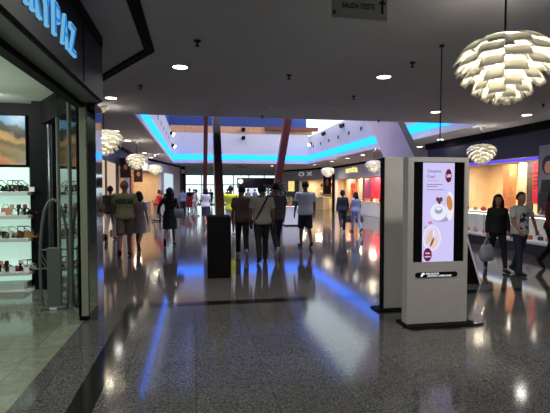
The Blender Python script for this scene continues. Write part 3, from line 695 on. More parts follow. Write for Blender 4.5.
# ---- mid right: shop with the yellow sign, X=10.5, local x = 33 - Y
RM=((10.5,33.0,0),-PI/2)
sf('wall_right_midfront',M_fgrey,*RM,(0,10.2,0,.2,2.42,CZ),(0,.5,0,.2,0,2.42)); sf('trim_10',M_black,*RM,(0,10.2,-.06,0,3.26,CZ),(9.6,10.2,-.1,.2,0,3.26),(0,.35,-.1,0,0,3.26))
sf('wall_right_midside',M_pgrey,*RM,(10.2,17.0,0,.2,0,CZ))
sf('wall_right_midback',M_warm,*RM,(0,10.2,2.4,2.5,0,2.6),(0,.1,.2,2.4,0,2.6),(10.1,10.2,.2,2.4,0,2.6)); sf('ceiling_right_mid',M_white,*RM,(0,10.2,.2,2.5,2.5,2.6))
for x in (1.8,4.2,6.6,8.8): area('shop_lamp',W(*RM,x,.42,2.48),.6,MSHOP_P,(1,.80,.58))
for x0,x1,m,lab,zz in ((.7,1.5,M_peach,'pale peach wall panel at the left of the shop with the yellow sign',.2),(1.7,2.9,M_or,'orange wall panel in the shop with the yellow sign',.2),(3.2,4.0,M_peach,'narrow peach panel in the middle of the shop with the yellow sign',.2),(4.6,5.6,M_mag,'magenta wall panel next to the red one in the shop with the yellow sign',.1),(5.65,7.6,M_redp,'broad bright red wall panel in the shop with the yellow sign',.1),(7.8,8.6,M_or,'narrow orange panel at the right end of the shop with the yellow sign',.2)):
    panel('wall_panel',lab,'panel',m,*RM,(x0,x1,.75,.82,zz,2.4),'coloured panels in the shop with the yellow sign')
textobj('sign_lettering','anta',.62,emis('yellow_sign',(1,.85,.28),1.15),T(10.46,28.9,3.0)@RIGHTW,None,.02,.008,2.3)
tag(bpy.data.objects['sign_lettering'],'glowing yellow letters on the grey fascia of the mid right shop','sign')
t=thing('shop_counter','white counter inside the shop with the yellow sign, before the red panel','counter',W(*RM,6.6,.25,0),-PI/2)
MB().bbox(-1.9,1.9,-.2,.2,0,.85,.01).build('body',M_white,t); MB().bbox(-1.95,1.95,-.24,.24,.85,.9,.01).build('top',M_cream,t)
random.seed(5)
for k in range(8):
    cn,cm=cols[(k*5+1)%6]
    o=bagm().build('small_handbag',cm,None,W(*RM,5.7+k*.44,.25,.9),rz=0); o.scale=(1.6,)*3
    tag(o,'%s handbag on the counter with the red panel behind, %s from the left'%(cn,ordn[k]),'handbag','handbags on the white counter')
# red figures on the orange panel
for k,(x,z,lab) in enumerate(((2.05,1.95,'upper left'),(2.55,1.9,'upper right'),(2.25,1.45,'lower'))):
    panel('red_picture','small red picture, %s one of three on the orange panel'%lab,'picture',M_redp,*RM,(x-.17,x+.17,.72,.749,z-.2,z+.2),'small red pictures')
# ---- far right slanted shop with white letters, from (7.9,40) to (10.5,33)
a3=math.atan2(-7,2.6); RS=((7.9,40.0,0),a3); LL=7.47
M_yel=mat('yellow_interior',(226,208,164),.6,var=.1,scale=1.5)
sf('wall_right_slanted',M_fgrey,*RS,(0,LL,0,.2,2.45,CZ),(0,.7,0,.2,0,2.45)); sf('trim_11',M_black,*RS,(0,LL,-.06,0,3.26,CZ)); sf('wall_right_slanted_back',M_yel,*RS,(0,LL,2.2,2.3,0,2.6),(0,.1,.2,2.2,0,2.6),(LL-.1,LL,.2,2.2,0,2.6)); sf('ceiling_right_slanted',M_cream,*RS,(0,LL,.2,2.3,2.5,2.6))
textobj('sign_letters','O X',.50,emis('white_sign',(.9,.92,.98),.4),T(*W(*RS,3.7,-.05,2.95))@Matrix.Rotation(a3,4,'Z')@FRONT,None,.012,-.006,2.0)
tag(bpy.data.objects['sign_letters'],'pale round letters on the grey fascia of the far right shop','sign')
for x in (1.6,4.0,6.2): area('shop_lamp',W(*RS,x,1.2,2.48),.6,MSHOP_P*.8,(1,.88,.66))
poster('dark portrait poster at the right end of the far right shop',*RS,6.75,2.15,1.0,1.7,M_pbg,M_hair,M_pk,-.06)
t=thing('shop_counter','pale green white counter of the far right shop behind the man in white','counter',W(*RS,5.1,.0,0),a3)
MB().bbox(-1.5,1.5,-.3,.3,0,1.0,.01).build('body',M_cream,t); MB().bbox(-1.55,1.55,-.34,.34,1.0,1.05,.01).build('top',M_white,t)
panel('yellow_lightbox','small yellow glowing window in the grey part of the far right shop','light panel',emis('yellow_window',(1,.78,.3),1.0),*RS,(1.0,1.9,-.02,.055,1.5,2.4))
panel('grey_display_panel','dark grey wall panel around the small yellow window of the far right shop','panel',M_grey,*RS,(.72,2.6,.06,.19,0,2.44))
for z in (1.4,1.85): panel('wall_shelf','%s wall shelf at the back of the far right shop'%('lower' if z<1.5 else 'upper'),'shelf',M_wood,*RS,(2.8,7.0,1.9,2.2,z,z+.04),'shelves of the far right shop')
for k,x in enumerate((3.3,4.0,4.6,5.3,6.0)):
    o=MB().lathe([(.001,0),(.12,0),(.16,.08),(.15,.2),(.06,.28),(.05,.33),(.001,.33)],14).build('vase',[br_,bk,rd,tn,br_][k],None,W(*RS,x,2.03,1.89),smooth=True)
    tag(o,'dark vase on the upper shelf of the far right shop, %s from the left'%ordn[k],'vase','vases on the far shelf')
# ---- far end: glazed exit
g=MB(); gx0,gx1=-8,9.5
g.box(-9,16,49.9,50.1,3.25,4.6); g.box(9.5,16,49.9,50.1,0,3.3)
struct('wall_back',g,M_pgrey)
g=MB()
for k in range(11): g.box(gx0+k*1.75-.05,gx0+k*1.75+.05,49.92,50.08,0,3.25)
g.box(gx0,gx1,49.92,50.08,2.15,2.25); g.box(gx0,gx1,49.92,50.08,0,.12)
struct('window_1',g,M_brush)
struct('window_2',MB().box(gx0,gx1,49.99,50.01,.1,3.25),M_glass)
struct('ceiling_exit',MB().box(-9,16,49,50.2,CZ,CZ+.25),M_white)
struct('ground_outside',MB().box(-40,50,50.2,120,-.2,-.05),mat('pale_pavement',(190,192,186),.8,var=.06,scale=.5))
struct('wall_side',MB().prism([(-9,34),(-1.0,34),(-1.0,34.3),(-9,34.3)],0,CZ),M_grey)
struct('wall_side_right',MB().prism([(7.9,40),(16,40),(16,40.3),(7.9,40.3)],0,CZ),M_grey)
# dark booth, globe lamp, red counter
t=thing('dark_booth','dark navy booth far behind the three walking men','booth',(6.0,42.5,0))
MB().box(-1.9,1.9,-.2,1.6,1.80,2.78).build('canopy',M_navy,t)
for x in (-1.8,1.8): MB().box(x-.1,x+.1,-.15,.1,0,1.80).build('post',M_navy,t)
MB().box(-1.9,1.9,.0,.5,0,1.05).build('counter',M_navy,t); MB().box(-1.1,-.4,-.25,-.2,1.15,1.78).build('screen',emis('booth_screen',(.7,.8,.95),1),t)
t=thing('globe_lamp','round white globe lamp hanging left of the dark booth','pendant lamp',(4.05,40,2.4))
MB().ell((0,0,0),(.24,.24,.24),16,10).build('globe',emis('globe_glow',(1,.95,.85),1.1),t,smooth=True); MB().cyl(0,0,.24,1.0,.01).build('cord',M_black,t)
t=thing('red_counter','red counter box standing among the far people on the left','counter',(-.30,33.3,0))
MB().bbox(-.33,.33,-.25,.25,.35,1.15,.01).build('body',M_red,t)
for x in (-.28,.28): MB().box(x-.03,x+.03,-.2,.2,0,.35).build('leg',M_white,t)
for k,(x,y,sx) in enumerate(((3.02,31.8,.3),(3.6,34.5,.35))):
    panel('ceiling_grille','dark square ceiling grille, %s one above the far crowd'%('nearer' if k==0 else 'farther'),'vent',M_slot,(x,y,CZ-.02),0,(-sx,sx,-.5,.5,0,.02),'dark ceiling grilles')
# two dark square cameras on the far shaft wall
for z,lab in ((5.63,'upper'),(5.08,'lower')):
    panel('wall_speaker','small black box, %s one of two on the far skylight wall'%lab,'speaker',M_black,(3.2,29.9,z),0,(-.1,.1,-.45,.08,-.1,.1),'black boxes on far skylight wall')
# white counter with flowers and a bush
t=thing('white_counter','white box counter beside the man in a white shirt','counter',(4.32,19.75,0))
MB().bbox(-.36,.36,-.3,.3,.05,.83,.01).build('body',M_white,t); MB().bbox(-.38,.38,-.32,.32,.83,.87,.008).build('top',M_white,t); MB().box(-.33,.33,-.27,.27,0,.05).build('plinth',M_black,t)
M_fol=mat('foliage_green',(38,62,38),.6,var=.35,scale=12); M_fol2=mat('dark_foliage',(20,30,26),.6,var=.3,scale=12); M_pot=mat('terracotta',(180,84,50),.6); M_flo=mat('orange_flowers',(226,120,52),.6,var=.2)
def leafball(mb,c,r,n,sz,seed):
    rn=random.Random(seed)
    for _ in range(n):
        d=Vector((rn.gauss(0,1),rn.gauss(0,1),rn.gauss(0,1))).normalized(); p=Vector(c)+Vector((d.x*r[0],d.y*r[1],d.z*r[2]))*rn.uniform(.55,1)
        u=Vector((rn.gauss(0,1),rn.gauss(0,1),rn.gauss(0,1))).normalized(); v=d.cross(u).normalized(); u=(d+u*.6).normalized()
        s=sz*rn.uniform(.6,1.2)
        a=[mb.bm.verts.new(q) for q in (p,p+u*s*.5+v*s*.25,p+u*s,p+u*s*.5-v*s*.25)]
        mb.bm.faces.new(a)
    return mb
t=thing('potted_flowers','orange potted flowers standing on the white counter','plant',(4.2,19.7,.87))
MB().lathe([(.001,0),(.10,0),(.14,.18),(.12,.18),(.09,.05),(.001,.05)],14).build('pot',M_pot,t,smooth=True)
leafball(MB(),(0,0,.28),(.14,.14,.13),90,.1,1).build('foliage',mat('light_foliage',(120,140,70),.6,var=.2),t); leafball(MB(),(0,0,.25),(.16,.16,.12),60,.06,2).build('blossoms',M_flo,t)
for x,y,h,lab in ((4.25,22.5,2.05,'dark green potted bush behind the white counter'),(3.95,24.5,1.9,'second dark potted bush, behind and left of the nearer bush')):
    t=thing('potted_bush',lab,'plant',(x,y,0),0,'dark bushes behind the white counter')
    MB().lathe([(.001,0),(.2,0),(.26,.5),(.23,.5),(.19,.1),(.001,.1)],16).build('pot',M_black,t,smooth=True)
    MB().tube([(0,0,.4),(.02,.01,h*.7)],[.03,.015],8).build('stem',br_,t)
    leafball(MB(),(0,0,h*.72),(.42,.42,h*.28),420,.16,int(x*10)).build('foliage',M_fol2,t)
# ------------------------------------------------------------------ advertising screens
KY=4.80
t=thing('advertising_screen','tall grey freestanding screen showing a breakfast advert, front of the two','advertising screen',(2.815,KY,0))
hw=.385; KH=1.985
m=MB(); m.box(-hw,hw,0,.13,.03,.754); m.box(-hw,hw,0,.13,1.93,KH); m.box(-hw,-.315,0,.13,.754,1.93); m.box(.335,hw,0,.13,.754,1.93); m.box(-.315,.335,.05,.13,.754,1.93)
m.build('housing',M_pgrey,t)
M_scr=mat('screen_black_glass',(6,6,8),.08)
g=MB().box(-.314,.334,.012,.05,.755,1.929).build('glass_panel',M_scr,t)
SC0,SC1=-.195,.205; Z0,Z1=.757,1.922
def E_(n,c,s=1.0): return emis('screen_'+n,lin(c),s)
lav=E_('lavender',(208,200,246),1.0); mar=E_('maroon',(112,22,70)); dk=E_('text_purple',(96,48,120)); whi=E_('white',(238,234,250)); cro=E_('croissant',(206,138,84)); brd=E_('bread',(222,190,172)); cho=E_('chocolate',(104,62,72)); gry=E_('cup',(150,162,190)); shd=E_('napkin',(166,164,190)); grn=E_('green',(168,186,160)); pnk=E_('pink',(206,130,170))
d=MB().box(SC0,SC1,.008,.012,Z0,Z1).build('display',lav,t)
ln=lambda v:1.985-(v-157.5)/(326-157.5)*1.985       # photo row to height on the front face
lx=lambda u:(u-438.6)*.0129                          # photo column to position across the front face
el=lambda cx,cz,rx,rz_,n=24: [(cx+rx*math.cos(2*PI*k/n),cz+rz_*math.sin(2*PI*k/n)) for k in range(n)]
def ov(n,u,v,ru,rv,m,lay,rot=0):
    pts=el(0,0,ru/84.2,rv/84.2); c_,s_=math.cos(rot),math.sin(rot)
    pts=[(lx(u)+x*c_-z*s_,ln(v)+x*s_+z*c_) for x,z in pts]
    return MB().prism(pts,.008-.0006*lay-.0004,.008-.0006*lay+.0001,'y').build(n,m,d)
ov('price_badge',448.5,175.8,3.5,6.7,mar,2)
textobj('price','1,80€',.05,whi,T(lx(448.5),.0055,ln(176))@FRONT,d,.0004,.001,.066)
textobj('headline','Desayuno',.052,dk,T(lx(434.6),.006,ln(171.3))@FRONT,d,.0004,0,.17)
textobj('headline','Cool',.052,dk,T(lx(431),.006,ln(176.5))@FRONT,d,.0004,0,.095)
textobj('subline','Frutti Breakfast',.024,pnk,T(lx(433.2),.006,ln(180.4))@FRONT,d,.0004,0,.14)
for v,w_ in ((184.6,.20),(186.6,.13),(189.8,.22)):
    MB().box(lx(427),lx(427)+w_,.0066,.0072,ln(v)-.003,ln(v)+.003).build('small_print',dk,d)
ov('saucer',438.8,212,8.6,8.6,whi,1); ov('cup',439,210,5.6,5.2,E_('cup_white',(226,230,246)),2); ov('coffee',439,210.3,4.0,3.4,gry,3); ov('foam',439,208.8,2.8,1.6,whi,4)
ov('cocoa_heart',438.0,199.3,1.9,2.2,cho,3); ov('cocoa_heart',441.2,199.3,1.9,2.2,cho,3); ov('cocoa_heart',439.6,201.5,1.9,2.6,cho,3)
ov('napkin',442,219.5,8.5,2.5,shd,0); ov('side_plate',450.2,206,4.4,14.5,whi,1); ov('croissant',449.8,203,3.3,7.6,cro,2,.15)
ov('plate',432.8,238,9.6,12.5,whi,2); ov('plate_rim',432.8,238,8.4,11.2,E_('plate_inner',(222,212,234)),3)
ov('toast',430.5,237,2.6,7.6,brd,4,-.45); ov('toast',435.5,243.5,2.9,6.2,E_('toast_pale',(232,206,196)),5,-.4); ov('jam',432.9,242,1.2,5,E_('jam',(150,84,74)),6,-.4); ov('butter',434.3,232.5,1.1,3.2,whi,6,-.1)
ov('sticker',431,222.6,2.4,1.4,pnk,4); ov('sticker',426,227,1.8,1.2,grn,4); ov('offer_badge',428.6,254.5,4.5,6.6,mar,6)
textobj('offer_text','Sólo',.03,whi,T(lx(428.7),.003,ln(253))@FRONT,d,.0004,.0006,.06); textobj('offer_text','express',.03,whi,T(lx(428.7),.003,ln(256.3))@FRONT,d,.0004,.0006,.075)
# black label bar
bx0,bx1,bz=lx(416.4),lx(458.3),ln(274.6)
pts=[]; r_=.03
for k in range(9): a=PI/2+PI*k/8; pts.append((bx0+r_+r_*math.cos(a),bz+r_*math.sin(a)))
for k in range(9): a=-PI/2+PI*k/8; pts.append((bx1-r_+r_*math.cos(a),bz+r_*math.sin(a)))
lb=MB().prism(pts,-.006,.0,'y').build('label_bar',M_black,t)
wl_=mat('label_white',(240,242,244),.5,emit=(.75,.95,1),strength=.55)
textobj('lettering','PUBLICIDAD EN',.028,wl_,T(lx(433.2),-.0066,ln(273.6))@FRONT,lb,.0004,.0006,.165)
textobj('lettering','CENTROS COMERCIALES',.026,wl_,T(lx(440.0),-.0066,ln(275.9))@FRONT,lb,.0004,.0006,.31)
MB().prism([(lx(421.5),ln(276.3)),(lx(423),ln(276.3)),(lx(424.8),ln(274.2)),(lx(426),ln(274.2)),(lx(425),ln(272.4)),(lx(423.4),ln(272.4)),(lx(422.3),ln(273.5))],-.0072,-.006,'y').build('logo',wl_,lb)
bp=[(-hw-.01,-.09),(.42,-.09),(.47,-.02),(.47,.05),(.42,.24),(-hw-.02,.24)]
MB().prism(bp,0,.022,'z').build('base_plate',M_black,t)
MB().box(-hw+.02,hw-.02,.01,.12,.02,.03).build('plinth',M_black,t)
tag(MB().tube([(-.44,4.80-KY,.012),(-.36,-.13,.012),(-.1,-.115,.012),(.1,-.15,.012),(.3,-.12,.012),(.49,-.10,.012),(.58,-.04,.012)],.011,8).build('floor_cable',M_black,None,(2.815,KY,0),smooth=True),'black cable lying along the foot of the front advertising screen','cable')
t=thing('advertising_screen','second tall grey freestanding screen, seen from behind the front one','advertising screen',(2.82,5.50,0))
MB().bbox(-.37,.40,0,.11,.03,2.03,.006).build('housing',mat('kiosk_back_grey',(186,184,178),.45,var=.03,scale=5),t)
MB().box(-.38,-.37,-.004,.11,.03,2.03).build('side_trim',M_black,t); MB().box(-.30,.33,.112,.118,.6,1.95).build('glass_panel',M_scr,t)
MB().prism([(-.47,-.08),(.45,-.08),(.45,.2),(-.47,.2)],0,.022).build('base_plate',M_black,t)
# ------------------------------------------------------------------ small A-board behind the screen
t=thing('a_frame_board','dark A-frame board on the floor right behind the advertising screen','sign',(4.48,7.1,0))
def slab(x0,x1,n,m):
    dx=.02
    MB().rings([[(x0-dx,-.28,0),(x0+dx,-.28,0),(x0+dx,.28,0),(x0-dx,.28,0)],[(x1-dx,-.28,.86),(x1+dx,-.28,.86),(x1+dx,.28,.86),(x1-dx,.28,.86)]]).build(n,m,t)
slab(-.3,-.02,'board',M_black); slab(.3,.02,'board',M_black)
MB().rings([[(.30,-.286,0),(.33,-.286,0),(.33,-.28,0),(.30,-.28,0)],[(.02,-.286,.86),(.05,-.286,.86),(.05,-.28,.86),(.02,-.28,.86)]]).build('edge_trim',M_white,t)
MB().box(-.06,.06,-.28,.28,.84,.88).build('hinge',M_black,t)
MB().prism([(-.28,.02),(.28,.02),(.02,.82),(-.02,.82)],-.27,-.255,'y').build('end_panel',M_black,t)
# ------------------------------------------------------------------ people
SKIN=mat('skin',(158,106,82),.55,var=.05,scale=30); SKIND=mat('skin_tanned',(118,76,58),.55,var=.05,scale=30)
M_eyew=mat('eye_white',(225,222,215),.3); M_eyed=mat('eye_dark',(24,16,12),.3); M_lip=mat('lip',(150,80,74),.5)
HAIRS={k:mat('hair_'+k,c,.7,var=.25,scale=90,spec=.25) for k,c in dict(black=(18,15,15),brown=(44,30,22),dark=(28,20,17),grey=(96,92,90),fair=(120,88,56)).items()}
def cloth(n,c,var=.14): return mat('cloth_'+n,c,.85,var=var,scale=45,bump=.15)
def handmesh(curl):
    # right hand: wrist at origin, fingers towards -Z, palm faces -X (towards the body), thumb forward (+Y)
    m=MB()
    m.rings([[(a*math.cos(2*PI*j/12),b*math.sin(2*PI*j/12)+o,z) for j in range(12)] for z,a,b,o in ((.012,.022,.026,0),(-.02,.021,.031,0),(-.05,.019,.041,0),(-.085,.016,.042,0),(-.098,.010,.038,0))])
    for k,(y,L_) in enumerate(((.031,.068),(.0105,.078),(-.0105,.072),(-.030,.056))):
        p=Vector((0,y,-.085)); a=0; pts=[Vector((0,y,-.05)),p.copy()]
        for s,cu in ((.42,curl*.5),(.32,curl),(.26,curl*.8)):
            a+=cu; p=p+Vector((-math.sin(a),0,-math.cos(a)))*L_*s*1.02; pts.append(p.copy())
        m.tube(pts,[.0095,.0094,.0088,.0082,.0068],8)
    pts=[Vector((-.004,.022,-.02)),Vector((-.012,.046,-.046)),Vector((-.02-.02*curl,.058,-.072)),Vector((-.03-.03*curl,.060-.01*curl,-.094))]
    m.tube(pts,[.013,.0125,.0105,.008],8)
    return remesh(m,.0045,SKIN,'hand',1)
HANDS={'relaxed':handmesh(.38),'grip':handmesh(1.15)}
def rotx(v,a): return Vector((v.x,v.y*math.cos(a)-v.z*math.sin(a),v.y*math.sin(a)+v.z*math.cos(a)))
def limb(mb,pts,rs,n=12,flat=False,sy=1.0):
    # tapering limb with rounded (or flat) ends
    P=[Vector(p) for p in pts]
    if not flat:
        d0=(P[0]-P[1]).normalized(); d1=(P[-1]-P[-2]).normalized()
        P=[P[0]+d0*rs[0]*.9,P[0]+d0*rs[0]*.5]+P+[P[-1]+d1*rs[-1]*.5,P[-1]+d1*rs[-1]*.9]; rs=[rs[0]*.4,rs[0]*.85]+list(rs)+[rs[-1]*.85,rs[-1]*.4]
    mb.tube(P,list(rs),n)
def person(lab,x,y,face,h=1.72,sex='m',build=1.0,stride=18,lead=1,arms=((8,6,12),(8,6,12)),top=None,bottom=None,dress=None,hair=('short','black'),shoes=None,skin=None,vox=.016,headyaw=0,lean=0,grip=(0,0),sleeve='short',headpitch=0,group=None,collar=True,category='person'):
    """face: heading in degrees, 0 = walking away along +Y, 180 = towards the camera. arms: (forward, outward, elbow) degrees for left, right"""
    skin=skin or SKIN; F=sex=='f'
    t=thing('person',lab,category,(x,y,0),rad(face),group)
    sw=.165 if F else .19; bw=build
    # --- legs
    def leg(sd,th):
        hip=Vector((sd*.088,0,0)); kb=rad(8) if th>=0 else rad(8)+abs(th)*.95
        kn=hip+Vector((0,math.sin(th),-math.cos(th)))*.43
        a=th-kb; an=kn+Vector((0,math.sin(a),-math.cos(a)))*.42
        return hip,kn,an
    th=rad(stride)
    Ls={sd:leg(sd,th*(1 if sd==lead else -1)) for sd in (-1,1)}
    low=min(q[2].z for q in Ls.values()); hz=.075-low
    legs={sd:[p+Vector((0,0,hz)) for p in q] for sd,q in Ls.items()}
    dz=hz-.925                                        # torso shift when striding
    Z=lambda z:z+dz
    feet={}
    for sd,(hp,kn,an) in legs.items():
        up=an.z-.075
        pit=math.asin(min(.85,up/.15)) if up>.005 else 0
        fw=Vector((sd*.12,1,0)).normalized(); fd=(fw*math.cos(pit)-Vector((0,0,1))*math.sin(pit))
        toe=an+fd*.165; toe.z=max(.03,toe.z-.045); heel=an-fd*.05+Vector((0,0,-.04+ (.03*math.sin(pit))))
        heel.z=max(.03,heel.z); feet[sd]=(heel,an,toe,fd)
    ln_=rad(lean)
    def TR(v):                                        # lean of the upper body about the hip
        v=Vector(v); p=Vector((0,0,Z(.95))); return p+rotx(v-p,-ln_)
    def ring(z,hw_,hd_,yo=0,n=16): return [TR((hw_*bw*math.cos(2*PI*j/n),yo+hd_*bw*math.sin(2*PI*j/n),Z(z))) for j in range(n)]
    wst=.128 if F else .152; hipw=.172 if F else .165; chest=.155 if F else .178
    TOR=[(.84,.10,.08,0),(.90,hipw*.96,.108,-.008),(.96,hipw,.112,-.01),(1.04,hipw*.93,.102,0),(1.12,wst,.092,.005),(1.22,wst*1.06,.098,.006),(1.32,chest,.115,.008),(1.39,chest*1.02,.108,.002),(1.44,chest*.92,.082,-.006),(1.475,chest*.52,.058,-.012)]
    # --- arms
    AR={}
    for sd,(fwd,out,el_) in ((-1,arms[0]),(1,arms[1])):
        sh=Vector((sd*(sw*bw-.01),-.008,Z(1.425)))
        f_,o_,e_=rad(fwd),rad(out),rad(el_)
        d=Vector((sd*math.sin(o_),math.sin(f_)*math.cos(o_),-math.cos(f_)*math.cos(o_)))
        elb=sh+d*.285; d2=Vector((sd*math.sin(o_)*.35,math.sin(f_+e_),-math.cos(f_+e_))).normalized()
        wr=elb+d2*.25; AR[sd]=(TR(sh),TR(elb),TR(wr),(TR(wr)-TR(elb)).normalized())
    # --- body mesh
    b=MB(); ak=.86 if F else 1.0
    b.rings([ring(*q) for q in TOR])
    for sd in (-1,1):
        s_,e_,w_,d_=AR[sd]
        limb(b,[s_,s_.lerp(e_,.45),e_,e_.lerp(w_,.3),w_],[.052*ak,.046*ak,.037*ak,.037*ak,.025*ak])
        hp,kn,an=legs[sd]
        limb(b,[hp+Vector((0,0,-.02)),hp.lerp(kn,.5),kn,kn.lerp(an,.3),an,an+Vector((0,0,-.03))],[.085*bw,.073*bw,.052,.054,.034,.034])
        he,an_,to,fd=feet[sd]
        limb(b,[he,an_.lerp(to,.5)+Vector((0,0,-.012)),to],[.03,.036,.026])
    nb=Vector((0,-.012,Z(1.45))); hc=Vector((0,.018,Z(1.635)))
    HM=T(*TR(hc))@Matrix.Rotation(-ln_*.6-rad(headpitch),4,'X')@Matrix.Rotation(rad(headyaw),4,'Z')@Matrix.Diagonal((1.08,1.06,1.05,1))
    limb(b,[TR(nb),TR((0,.0,Z(1.56)))],[.056*ak,.05*ak])
    hs=1.0
    HR=[(-.118,.020,.030,.042),(-.108,.036,.046,.030),(-.085,.050,.062,.018),(-.05,.061,.076,.008),(-.01,.070,.090,0),(.03,.074,.097,-.004),(.065,.068,.091,-.006),(.095,.048,.066,-.008),(.112,.022,.030,-.008)]
    b.rings([[HM@Vector((rx*math.cos(2*PI*j/16),yo+ry*math.sin(2*PI*j/16),zz)) for j in range(16)] for zz,rx,ry,yo in HR])
    b.tube([HM@Vector((0,.085,.012)),HM@Vector((0,.102,-.018)),HM@Vector((0,.108,-.034)),HM@Vector((0,.088,-.044))],[.010,.013,.016,.010],8)
    for sd in (-1,1): b.ell((0,0,0),(.012,.022,.032),10,6,HM@T(sd*.073,-.004,-.008))
    me=remesh(b,vox,[skin,M_eyew,M_eyed,M_lip],'body')
    f=MB(); f.addmesh(me); bpy.data.meshes.remove(me)
    for sd in (-1,1):
        s_,e_,w_,d_=AR[sd]
        R_=Vector((0,0,-1)).rotation_difference(d_).to_matrix().to_4x4()
        Mh=T(*w_)@R_
        if sd<0: Mh=Mh@Matrix.Diagonal((-1,1,1,1))
        f.addmesh(HANDS['grip' if grip[0 if sd<0 else 1] else 'relaxed'],Mh)
        f.mi=1; f.ell((0,0,0),(.014,.008,.009),8,6,HM@T(sd*.030,.082,.008)); f.mi=2; f.ell((0,0,0),(.006,.004,.007),8,6,HM@T(sd*.030,.0895,.008)); f.ell((0,0,0),(.018,.006,.004),8,4,HM@T(sd*.030,.088,.030)); f.mi=0
    f.mi=3; f.ell((0,0,0),(.024,.007,.007),8,4,HM@T(0,.090,-.066)); f.mi=0
    body=f.build('body',[skin,M_eyew,M_eyed,M_lip],t,smooth='all'); 
    # --- clothing
    def off(z): 
        for q,q2 in zip(TOR,TOR[1:]):
            if q[0]<=z<=q2[0]:
                k=(z-q[0])/(q2[0]-q[0]); return [q[i]+(q2[i]-q[i])*k for i in range(4)]
        return list(TOR[0] if z<TOR[0][0] else TOR[-1])
    def torso(mb,z0,z1,o,flare=0):
        zs=[z0]+[q[0] for q in TOR if z0+.02<q[0]<z1-.01]+[z1]
        mb.rings([ring(z,off(z)[1]+o+flare*max(0,(1.1-z)),off(z)[2]+o+flare*max(0,(1.1-z)),off(z)[3]) for z in zs])
    def sleeves(mb,o,kind,fl=.008):
        for sd in (-1,1):
            s_,e_,w_,d_=AR[sd]
            inn=s_+Vector((-sd*.07,0,.012))
            if kind=='short': limb(mb,[inn,s_,s_.lerp(e_,.35),s_.lerp(e_,.72)],[.055,.058*ak+o,.05*ak+o+fl,.046*ak+o+fl*1.8],flat=True)
            elif kind=='long': limb(mb,[inn,s_,s_.lerp(e_,.5),e_,e_.lerp(w_,.5),e_.lerp(w_,.97)],[.055,.056*ak+o,.047*ak+o,.042*ak+o,.037*ak+o,.031*ak+o],flat=True)
    if bottom:
        kind,m=bottom; b=MB()
        if kind in('trousers','shorts','leggings'):
            o={'trousers':.017,'shorts':.02,'leggings':.007}[kind]
            torso(b,.845,1.03,o)
            for sd in (-1,1):
                hp,kn,an=legs[sd]; hp=hp+Vector((0,0,-.01))
                if kind=='shorts': limb(b,[hp,hp.lerp(kn,.5),hp.lerp(kn,.98)],[.095*bw,.092*bw,.086*bw],flat=True)
                elif kind=='leggings': limb(b,[hp,hp.lerp(kn,.5),kn,kn.lerp(an,.3),an+Vector((0,0,.02))],[.092*bw,.08*bw,.058,.06,.041],flat=True)
                else: limb(b,[hp,hp.lerp(kn,.5),kn,kn.lerp(an,.4),an+Vector((0,0,-.02))],[.097*bw,.086*bw,.07,.066,.06],flat=True)
        else:                                          # skirt, hem between the knees
            k_=(legs[-1][1]+legs[1][1])/2; hem=k_.z+(-.02 if kind=='skirt' else .12)
            sp=abs(legs[-1][1].y-legs[1][1].y)/2
            b.rings([[Vector((a_*math.cos(2*PI*j/16),b_*math.sin(2*PI*j/16)+yo,z)) for j in range(16)] for z,a_,b_,yo in ((hem,.19*bw,.13+sp*.75,k_.y),(hem+.15,.188*bw,.13+sp*.45,k_.y*.7),(Z(.95),.182*bw,.125,0),(Z(1.06),.155*bw,.108,0))])
        mm=remesh(b,vox*.85,[m],'bottom'); o_=bpy.data.objects.new({'trousers':'trousers','shorts':'shorts','leggings':'leggings'}.get(kind,'skirt'),mm); COL.objects.link(o_); o_.parent=t
    if dress:
        m=dress; b=MB(); k_=(legs[-1][1]+legs[1][1])/2; hem=k_.z+.03; sp=abs(legs[-1][1].y-legs[1][1].y)/2
        torso(b,.9,1.465,.014)
        b.rings([[Vector((a_*math.cos(2*PI*j/16),b_*math.sin(2*PI*j/16)+yo,z)) for j in range(16)] for z,a_,b_,yo in ((hem,.21*bw,.14+sp*.7,k_.y),(hem+.17,.2*bw,.135+sp*.4,k_.y*.7),(Z(.97),.187*bw,.128,0),(Z(1.1),.15*bw,.11,0))])
        sleeves(b,.012,sleeve)
        mm=remesh(b,vox*.85,[m],'dress'); o_=bpy.data.objects.new('dress',mm); COL.objects.link(o_); o_.parent=t
    if top:
        b=MB(); torso(b,.865 if not F else .90,1.468,.026,.06); sleeves(b,.013,sleeve)
        mm=remesh(b,vox*.85,[top],'top'); o_=bpy.data.objects.new({'short':'t_shirt','long':'jacket','none':'vest_top'}[sleeve],mm); COL.objects.link(o_); o_.parent=t
    # --- shoes
    sm=shoes or cloth('shoe_dark',(26,25,26))
    for sd in (-1,1):
        he,an,to,fd=feet[sd]; b=MB()
        limb(b,[he+Vector((0,0,.012)),an.lerp(to,.45)+Vector((0,0,-.01)),to+fd*.01],[.040,.045,.033],12)
        for v in b.bm.verts: v.co.z=max(.001,v.co.z) 
        b.build('shoe',sm,t,smooth='all')
    # --- hair
    kind,hcname=hair; hm=HAIRS[hcname]
    if kind!='bald':
        b=MB(); n,mq=18,12; rs=[]
        for i in range(mq+1):
            tt=PI*i/mq; row=[]
            for j in range(n):
                d=Vector((math.sin(tt)*math.cos(2*PI*j/n),math.sin(tt)*math.sin(2*PI*j/n),math.cos(tt)))
                low_=-.38 if kind=='short' else -.75
                facey=d.y>.12 and d.z<(.52 if abs(d.x)<.75 else .3)
                k=.80 if (facey or d.z<low_) else (1.15 if kind=='short' else 1.24)
                row.append(HM@Vector((d.x*.078*k,-.004+d.y*.1*k,.012+d.z*.108*k)))
            rs.append(row)
        rs[0]=[p+Vector((.001*math.cos(j),.001*math.sin(j),0)) for j,p in enumerate(rs[0])]
        b.rings(rs)
